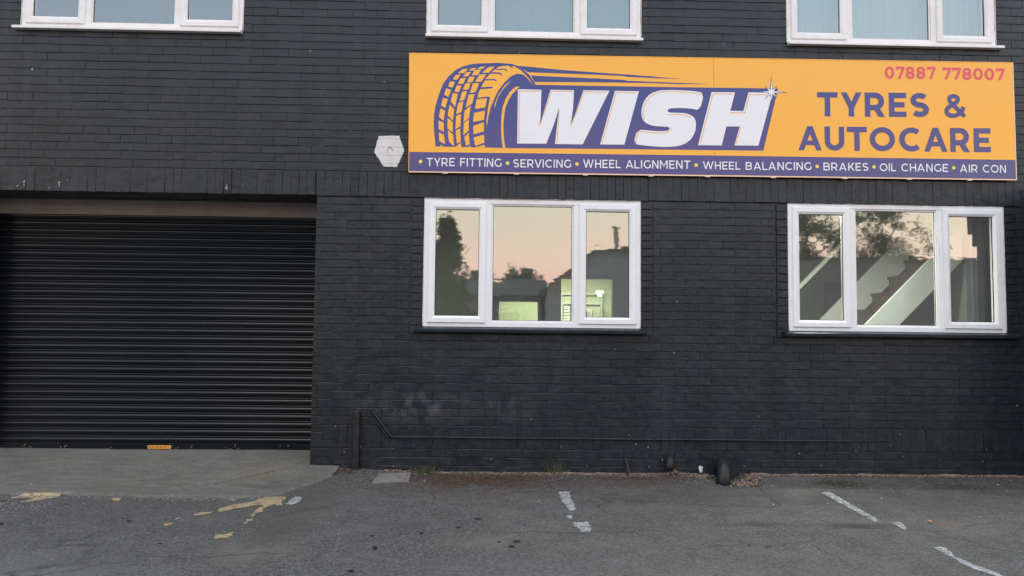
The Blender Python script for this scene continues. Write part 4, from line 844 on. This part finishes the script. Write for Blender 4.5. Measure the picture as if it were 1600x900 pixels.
# ------------------------------------------------------------ pipes at the foot of the wall
e = empty('pipe_stub', (-1.21, -.05, 0)); tag(e, 'black vertical pipe stub standing against the wall beside the shutter', 'pipe')
mb = MB(); mb.tube([(-1.195, -.040, -.02), (-1.195, -.040, .54), (-1.195, -.040, .55)], [.030, .030, .026], 16); mb.build('pipe', M['pipe'], e, smooth=False)
mb = MB(); mb.box(-1.262, -1.218, -.030, .0, -.02, .53); mb.build('cover_strip', M['pipe'], e, bevel=.005)
for zz in (.10, .44): mb = MB(); mb.tube([(-1.195, -.040, zz), (-1.195, -.040, zz + .025)], .0335, 16); mb.box(-1.245, -1.145, -.012, -.004, zz, zz + .025); mb.build('clamp', M['pipe'], e)
e = empty('cable_conduit', (-1.0, -.01, .3)); tag(e, 'thin black cable run crossing the lower wall below the windows', 'conduit')
mb = MB(); mb.tube([(-1.06, -.010, .535), (-1.045, -.014, .52), (-.90, -.014, .325), (-.885, -.014, .318)] + [(-.87 + k * .42, -.013 + .001 * math.sin(k), .3165 - .0008 * k + .002 * math.sin(k * 2.1)) for k in range(10)] + [(3.36, -.008, .308), (3.60, -.004, .309)], [.0115] * 14 + [.007, .002], 8); mb.build('cable', M['pipe'], e, smooth=True)
mb = MB(); mb.tube([(-1.075, -.010, .515), (-1.06, -.014, .50), (-.925, -.014, .318), (-.90, -.013, .302)], .007, 8); mb.build('cable', M['pipe'], e, smooth=True)
for x in (-.55, .45, 1.45, 2.45):
    mb = MB(); mb.box(x - .008, x + .008, -.025, 0, .306, .328); mb.build('clip', M['pipe'], e)
e = empty('broken_rod', (1.2, -.03, 0)); tag(e, 'short flattened black rod sticking up from the ground left of the small pipe elbow', 'rod')
mb = MB(); mb.tube([(1.225, -.06, -.03), (1.215, -.045, .04), (1.200, -.03, .12), (1.190, -.02, .155)], [.016, .017, .014, .006], 8); mb.build('shaft', M['pipe'], e)
mb = MB(); mb.tube([(1.205, -.052, -.02), (1.200, -.04, .04), (1.190, -.028, .10)], [.009, .009, .004], 8); mb.build('splinter', M['pipe'], e)
def elbow(name, x, zt, r, out_, zbot, lab):
    e = empty(name, (x, -.05, 0)); tag(e, lab, 'pipe elbow'); path = [(x - .02, .02, zt)]
    for k in range(11):
        a = R(90 * k / 10); path.append((x + .012 * k / 10 + .0, -out_ + out_ * (1 - math.sin(a)) + .0, zt - out_ * 1.1 * (1 - math.cos(a))))
    path = [(q[0] - .045 * (i_ / 11) * (r / .056), q[1], q[2]) for i_, q in enumerate(path)]; path.append((path[-1][0] - .006, path[-1][1] - .004, zbot)); mb = MB(); mb.tube(path, [r * .92, r] + [r] * 10 + [r * 1.02], 20); mb.build('bend', M['pipe'], e, smooth=True)
    mb = MB(); mb.tube([(x - .02, .0, zt), (x - .02, -.016, zt)], r * 1.22, 20); mb.build('collar', M['pipe'], e)
    return e
elbow('drain_elbow', 1.60, .150, .036, .055, .055, 'small black pipe elbow coming out of the wall near the rod')
elbow('drain_elbow', 2.075, .110, .060, .13, -.12, 'large black drain pipe elbow bending down into a hole in the ground')

# ------------------------------------------------------------ small ground things
cv = empty('drain_cover', (-.9, -.3, 0)); tag(cv, 'square pale concrete drain cover set in the ground by the wall', 'drain cover')
cxs = [COVER[3], COVER[2], COVER[1], COVER[0]]
def quad_slab(pts, z0_, z1_, name, m, parent, bev=.004):
    mb = MB(); vs = [(p[0], p[1], gz(*p) + z0_) for p in pts] + [(p[0], p[1], gz(*p) + z1_) for p in pts]; n = len(pts)
    mb.add(vs, [tuple(range(n))[::-1], tuple(range(n, 2 * n))] + [(i, (i + 1) % n, (i + 1) % n + n, i + n) for i in range(n)]); return mb.build(name, m, parent, bevel=bev)
quad_slab(cxs, -.02, .012, 'surround', M['cover'], cv)
ctr = Vector((sum(p[0] for p in cxs) / 4, sum(p[1] for p in cxs) / 4)); quad_slab([tuple(ctr + (Vector(p) - ctr) * .78) for p in cxs], -.01, .018, 'lid', M['cover'], cv)
mb = MB()
for sx_ in (-.06, .06): mb.tube([(ctr.x + sx_, ctr.y, gz(ctr.x, ctr.y) + .0175), (ctr.x + sx_, ctr.y, gz(ctr.x, ctr.y) + .0195)], .010, 8)
o = mb.build('lifting_holes', M['rubber'], cv); tag(o, kind='stuff')
def blob_mesh(rr, r, sq=.6):
    v = []; ph = (1 + 5 ** .5) / 2
    for a, b_ in ((1, ph), (-1, ph), (1, -ph), (-1, -ph)): v += [(0, a, b_), (a, b_, 0), (b_, 0, a)]
    v = [Vector(q).normalized() * r * rr.uniform(.7, 1.25) for q in v]; return [(q.x, q.y, q.z * sq) for q in v]
import itertools
_ico_bm = bmesh.new(); bmesh.ops.create_icosphere(_ico_bm, subdivisions=1, radius=1); ICO_V = [v.co.copy() for v in _ico_bm.verts]; ICO_F = [tuple(v.index for v in f.verts) for f in _ico_bm.faces]; _ico_bm.free()
def lump(mb, x, y, z_, r, sq=.6):
    mb.add([(x + v.x * r * random.uniform(.7, 1.3), y + v.y * r * random.uniform(.7, 1.3), z_ + v.z * r * sq * random.uniform(.7, 1.2)) for v in ICO_V], ICO_F)
# crumbled pink mortar line along the foot of the wall
mb = MB(); 
for k in range(2600):
    x = random.uniform(-.95, 5.0)
    den = .35 + .65 * max(0, noise.noise(Vector((x * 1.7, 4, 0))) + .4)
    if random.random() > den or (1.85 < x < 2.35 and random.random() < .5): continue
    y = -abs(random.gauss(0, .022)) - .004; lump(mb, x, y, gz(x, y) + random.uniform(-.002, .012), random.uniform(.004, .013), .7)
for k in range(110):
    a = random.uniform(0, 7); q = random.uniform(.2, 1.); x = 2.21 + .13 * q * math.cos(a); y = -.17 + .12 * q * math.sin(a); lump(mb, x, y, gz(x, y) + .01 + random.uniform(0, .012), random.uniform(.006, .024), .8)
for k in range(60):
    x = 1.625 + random.gauss(0, .03); lump(mb, x, -.03 - abs(random.gauss(0, .02)), random.uniform(-.0, .055) * (1 - abs(x - 1.625) * 8), random.uniform(.004, .013), .8)
for k in range(90):
    x = 1.90 + random.gauss(0, .07); y = -.10 + random.gauss(0, .06); lump(mb, x, min(y, -.01), gz(x, y) + .006, random.uniform(.004, .014), .7)
o = mb.build('mortar_rubble', M['rubble']); tag(o, kind='stuff')
# continuous crust along the wall foot
mb = MB(); n = 240; vs = []
for i in range(n + 1):
    x = -.95 + 5.95 * i / n; hgt = .014 + .013 * noise.noise(Vector((x * 4, 0, 7))) + .008 * noise.noise(Vector((x * 17, 0, 7))); dd_ = .022 + .012 * noise.noise(Vector((x * 6, 2, 1))) + .006 * noise.noise(Vector((x * 23, 2, 1)))
    if 1.88 < x < 2.30: hgt = -.03
    vs += [(x, -.0005, hgt), (x, -dd_ * .6, hgt * .75), (x, -dd_ * 1.3, -.012)]
mb.add(vs, [(3 * i + j, 3 * i + 3 + j, 3 * i + 4 + j, 3 * i + 1 + j) for i in range(n) for j in range(2)]); o = mb.build('mortar_crust', M['rubble'], smooth=True); tag(o, kind='stuff')
# loose grit on the asphalt
mb = MB()
for k in range(3200):
    if random.random() < .45: x, y = random.uniform(-1.0, 4.9), -abs(random.gauss(0, .35)) - .03
    elif random.random() < .5: x, y = random.gauss(2.7, .9), random.gauss(-1.75, .22)
    else: x, y = random.uniform(-4.8, 4.6), random.uniform(-2.9, -.1)
    if y > -.01 or (x < -1.6 and y > interp(APRON[:7], x)): continue
    lump(mb, x, y, gz(x, y) + gnoise(x, y) + .001, random.choice((.0025, .003, .004, .005, .007)), .7)
for k in range(1500):
    x, y = (random.gauss(-3.65, .30), random.gauss(-1.32, .09)) if k % 3 else (random.uniform(-5, -1.7), 0)
    if k % 3 == 0: y = interp(APRON[:7], x) - abs(random.gauss(0, .03)) - .02
    lump(mb, x, y, gz(x, y) + gnoise(x, y) + .001, random.choice((.003, .004, .005, .007, .010)), .7)
o = mb.build('loose_grit', M['grey_stone']); tag(o, kind='stuff')
# dead leaves and needles drifted against the wall
mb = MB()
for k in range(5200):
    r = random.random()
    if r < .62: x, y = random.gauss(-.12, .38), -.10 - abs(random.gauss(0, .24))
    elif r < .82: x, y = random.gauss(1.25, .32), -.12 - abs(random.gauss(0, .12))
    elif r < .9: x, y = random.gauss(-1.35, .14), -.05 - abs(random.gauss(0, .10))
    else: x, y = random.uniform(-1, 4.8), -.04 - abs(random.gauss(0, .12))
    if y < -1.4: continue
    a = random.uniform(0, math.pi); l = random.uniform(.004, .016); w_ = l * random.uniform(.15, .5); z_ = gz(x, y) + gnoise(x, y) + .003; ca, sa = math.cos(a), math.sin(a)
    mb.add([(x - ca * l, y - sa * l, z_ + random.uniform(0, .004)), (x + sa * w_, y - ca * w_, z_ + random.uniform(0, .005)), (x + ca * l, y + sa * l, z_ + random.uniform(0, .006)), (x - sa * w_, y + ca * w_, z_)], [(0, 1, 2, 3)])
o = mb.build('leaf_litter', M['leaves']); tag(o, kind='stuff')
def tuft(x, y, n, h_, spread, lab):
    e = empty('weed', (x, y, 0)); tag(e, lab, 'weed'); mb = MB()
    for k in range(n):
        bx, by = x + random.gauss(0, spread), y + random.gauss(0, spread * .3); by = min(by, -.012); a = random.uniform(0, 6.28); hh = h_ * random.uniform(.4, 1.1); w_ = random.uniform(.0012, .003); tip = (bx + math.cos(a) * hh * .35, min(by + math.sin(a) * hh * .3, -.012), gz(bx, by) + hh); md = ((bx * .6 + tip[0] * .4), (by * .6 + tip[1] * .4), gz(bx, by) + hh * .6)
        mb.add([(bx - w_, by, gz(bx, by)), (bx + w_, by, gz(bx, by)), (md[0] + w_, md[1], md[2]), tip, (md[0] - w_, md[1], md[2])], [(0, 1, 2, 3, 4)])
    tag(mb.build('blades', M['grass'], e), kind='stuff')
tuft(-.60, -.05, 130, .07, .05, 'green weed tuft growing beside the drain cover'); tuft(.575, -.015, 34, .15, .04, 'thin upright grass blades against the wall above the short white line')
tuft(-.18, -.03, 60, .035, .10, 'low mossy weeds at the wall foot between the two grass tufts'); tuft(.25, -.03, 40, .035, .05, 'small weed sprig left of the upright grass')
mb = MB()
for k in range(2600):
    x, y = random.gauss(2.95, .16), random.gauss(-.36, .10)
    mb.add([(x, y, gz(x, y) + .001), (x + .004, y + .002, gz(x, y) + .001), (x + .002, y, gz(x, y) + random.uniform(.003, .009))], [(0, 1, 2)])
for k in range(900):
    x, y = random.gauss(-.45, .16), -.06 - abs(random.gauss(0, .05))
    mb.add([(x, y, gz(x, y) + .001), (x + .004, y + .002, gz(x, y) + .001), (x + .002, y, gz(x, y) + random.uniform(.004, .014))], [(0, 1, 2)])
o = mb.build('moss', M['grass']); tag(o, kind='stuff')
# scraps of paper and chips
mb = MB()
SCR = [(x, y, random.uniform(.006, .016)) for x, y in ((-.58, -.10), (-.66, -.12), (-.80, -.42), (-1.0, -.30), (-.62, -.42), (-.55, -.40), (-.93, -.62), (.19, -.75), (.15, -1.1), (.5, -.35), (1.45, -.25), (2.75, -.22), (3.9, -.35), (4.3, -.40), (4.55, -.2), (2.33, -.50), (2.0, -.45), (-1.75, -.9), (-1.5, -.55), (-1.15, -.15), (1.9, -2.1))]
SCR += [(random.uniform(-4.6, 4.8), random.uniform(-2.8, -.08), random.uniform(.004, .010)) for k in range(26)]
for x, y, r in SCR:
    z_ = gz(x, y) + gnoise(x, y) + .006 + (.016 if x < -1.6 else 0); a0_ = random.uniform(0, 6); pts = [(x + r * math.cos(a0_ + a) * random.uniform(.6, 1.6), y + r * math.sin(a0_ + a) * random.uniform(.4, 1), z_ + random.uniform(0, .006)) for a in (0, 1.1, 2.4, 3.3, 4.9)]
    mb.add(pts, [(0, 1, 2), (0, 2, 3), (0, 3, 4)])
o = mb.build('paper_scraps', M['litter']); tag(o, kind='stuff')
mb = MB(); x, y = 2.971, -1.647; lump(mb, x, y, .010, .015, .8); o = mb.build('stone', M['stone'], org=(x, y, 0), smooth=True); tag(o, 'small orange stone lying on the broken asphalt right of the white lines', 'stone')
mb = MB(); x, y = 1.86, -.06; mb.add([(x - .010, y, .030), (x + .008, y - .010, .035), (x + .016, y - .005, .085), (x - .012, y + .015, .090), (x - .020, y + .01, .070)], [(0, 1, 2, 3, 4)]); o = mb.build('paper_scrap', M['litter']); tag(o, 'torn white scrap of paper stuck upright between the two drain pipe elbows', 'litter')

# ------------------------------------------------------------ what stands on the street side (seen as reflections in the glass)
def pitched(name, x0, x1, y0, y1, zw, zr, m, lab, wins=(), axis='y', cat='building'):
    e = empty(name, ((x0 + x1) / 2, y1, 0)); tag(e, lab, cat)
    mb = MB()
    if axis == 'y':   # gable faces the yard
        xm = (x0 + x1) / 2; mb.prism_y([(x0, 0), (x1, 0), (x1, zw), (xm, zr), (x0, zw)], y0, y1); mb.build('wall', m, e)
        mb = MB(); o_ = .25; t_ = .12
        for s in (-1, 1):
            xe = x0 - o_ if s < 0 else x1 + o_; sl = (zr - zw) / ((x1 - x0) / 2); ze = zw - o_ * sl
            mb.prism_y([(xe, ze + .01), (xm, zr + .01), (xm, zr + t_), (xe, ze + t_)], y0 - o_, y1 + o_)
        mb.build('roof', M['roof'], e)
    else:
        mb.box(x0, x1, y0, y1, 0, zw); mb.build('wall', m, e); ym = (y0 + y1) / 2; mb = MB(); o_ = .25
        vs = [(x0 - o_, y0 - o_, zw), (x1 + o_, y0 - o_, zw), (x1 + o_, y1 + o_, zw), (x0 - o_, y1 + o_, zw), (x0 - o_, ym, zr), (x1 + o_, ym, zr)]
        mb.add(vs, [(0, 1, 5, 4), (2, 3, 4, 5), (0, 4, 3), (1, 2, 5), (0, 3, 2, 1)]); mb.build('roof', M['roof'], e)
    for (a, b_, c, d) in wins:
        mb = MB(); mb.box(a - .06, b_ + .06, y1 + .01, y1 + .05, c - .06, d + .06); f = mb.build('window_frame', M['upvc_dirty'], e)
        mb = MB(); mb.box(a, b_, y1 + .055, y1 + .065, c, d); mb.build('pane', M['winglass'], f)
    return e
Y2 = -26.7
pitched('outbuilding', -3.0, 2.2, Y2 - 5, Y2, 2.9, 3.75, M['render2'], 'low brown outbuilding across the yard reflected in the left window', [(-2.2, -1.4, 1.2, 2.2), (.2, 1.2, 1.2, 2.2)], 'x')
e = empty('workshop', (5, Y2, 0)); tag(e, 'grey workshop with a sloping end tinted salmon for the light on it, across the yard reflected in the left window', 'building')
mb = MB(); mb.prism_y([(2.35, 0), (8.4, 0), (8.4, 4.97), (4.5, 4.97), (2.35, 3.15)], Y2 - 9, Y2 + .4); mb.build('wall', M['render'], e)
mb = MB(); mb.prism_y([(2.25, 3.13), (3.95, 3.2), (3.95, 4.47)], Y2 + .41, Y2 + .46); mb.build('lit_end_panel', M['salmon'], e)  # pink panel stands in for light caught by the sloping end
mb = MB(); mb.prism_y([(2.1, 2.94), (4.5, 4.975), (8.6, 4.975), (8.6, 5.06), (4.46, 5.06), (2.0, 2.99)], Y2 - 9.2, Y2 + .6); mb.build('roof', M['roof'], e)
mb = MB(); mb.tube([(5.72, Y2 - 1, 4.0), (5.72, Y2 - 1, 6.1)], .10, 12); mb.build('flue', M['salmon'], e); mb = MB(); mb.tube([(5.72, Y2 - 1, 6.15), (5.72, Y2 - 1, 6.22)], .2, 12); mb.build('flue_cap', M['render'], e)
pitched('warehouse', 9.0, 27.5, Y2 - 10, Y2 - .5, 4.9, 5.3, M['render2'], 'long brown warehouse across the yard reflected in the right window', [], 'x')
pitched('terraced_house', -16.5, -6.4, Y2 - 9, Y2 - 1, 5.0, 7.0, M['brick_red'], 'red brick house across the yard left of the tall conifer', [(-15, -13.8, 1, 2.3), (-12, -10.8, 1, 2.3), (-9, -7.8, 1, 2.3), (-15, -13.8, 3.4, 4.5), (-12, -10.8, 3.4, 4.5), (-9, -7.8, 3.4, 4.5)], 'x')
def tree(name, x, y, h_, rad, m, lab, conifer=False, n=5200, seed=1, trunk_h=1.6):
    rr = random.Random(seed); e = empty(name, (x, y, 0)); tag(e, lab, 'tree')
    mb = MB(); mb.tube([(x, y, -.1), (x + .1, y, h_ * .3), (x - .05, y + .1, h_ * .6), (x, y, h_ * .9)], [rad * .09, rad * .07, rad * .045, .02], 10)
    for k in range(9):
        a = rr.uniform(0, 6.28); z_ = h_ * rr.uniform(.3, .75); q = rad * rr.uniform(.4, .85); mb.tube([(x, y, z_), (x + math.cos(a) * q * .5, y + math.sin(a) * q * .5, z_ + h_ * .06), (x + math.cos(a) * q, y + math.sin(a) * q, z_ + h_ * .15)], [rad * .03, rad * .02, .01], 6)
    mb.build('trunk', M['bark'], e, smooth=True)
    mb = MB(); cl = []
    for k in range(130 if conifer else 80):
        t_ = rr.random(); z_ = trunk_h + (h_ - trunk_h) * (t_ if not conifer else t_ ** .8); 
        prof = (1 - (z_ - trunk_h) / (h_ - trunk_h)) ** .75 if conifer else math.sin(math.pi * min(1, .16 + .80 * (z_ - trunk_h) / (h_ - trunk_h))) ** .6
        a = rr.uniform(0, 6.28); q = rad * prof * rr.uniform(.25, 1.); cl.append((x + math.cos(a) * q, y + math.sin(a) * q, z_, rad * rr.uniform(.13, .27) * (.9 if conifer else 1)))
    for k in range(n):
        c_x, c_y, c_z, c_r = rr.choice(cl); d = Vector((rr.gauss(0, 1), rr.gauss(0, 1), rr.gauss(0, .8))).normalized() * c_r * rr.uniform(.3, 1.05); p = Vector((c_x, c_y, c_z)) + d
        s = rr.uniform(.05, .13); u = Vector((rr.gauss(0, 1), rr.gauss(0, 1), rr.gauss(0, 1))).normalized() * s; v = u.orthogonal().normalized() * s * .6
        mb.add([p - u, p + v, p + u, p - v], [(0, 1, 2, 3)])
    me = bpy.data.meshes.new('crown'); me.from_pydata(mb.v, [], mb.f); me.materials.append(m); o = bpy.data.objects.new('crown', me); link(o, e); o.location = (-x, -y, 0)
tree('conifer', -2.05, Y2 + 1.2, 6.1, 1.7, M['leaf_dark'], 'tall dark conifer across the yard reflected in the left light of the left window', True, 11000, 3, .5)
tree('conifer', -3.7, Y2 + 1.6, 7.6, 2.2, M['leaf_dark'], 'taller dark conifer standing left of the first one across the yard', True, 9000, 4, .5)
tree('broadleaf_tree', 20.2, Y2 - 14, 9.9, 3.3, M['leaf'], 'broad leafy tree rising behind the warehouse roof, left one', False, 7500, 5, 3)
tree('broadleaf_tree', 25.6, Y2 - 14.5, 9.6, 3.6, M['leaf'], 'broad leafy tree rising behind the warehouse roof, right one', False, 7500, 8, 3)
tree('broadleaf_tree', 1.6, Y2 - 9, 4.75, 1.9, M['leaf'], 'small round tree behind the low outbuilding', False, 4000, 9, 2)
tree('broadleaf_tree', -.9, Y2 - 12, 4.7, 1.5, M['leaf'], 'bushy tree behind the outbuilding next to the conifers', False, 3500, 12, 2)
# stepped brick return wall just beyond the right-hand edge
rw = empty('boundary_wall', (5.2, -.5, 0)); tag(rw, 'black painted stepped brick wall projecting at the right end of the building', 'wall')
mb = MB()
for k, (ln, h0, h1) in enumerate(((.97, -.1, 2.22), (1.04, 2.22, 2.36), (1.12, 2.36, 2.62))): mb.box(5.105, 5.32, -ln, -.002, h0, h1)
mb.build('masonry', M['paint'], rw); mb = MB(); mb.box(5.09, 5.34, -1.14, -.001, 2.62, 2.68); mb.build('coping', M['concrete'], rw, bevel=.005)
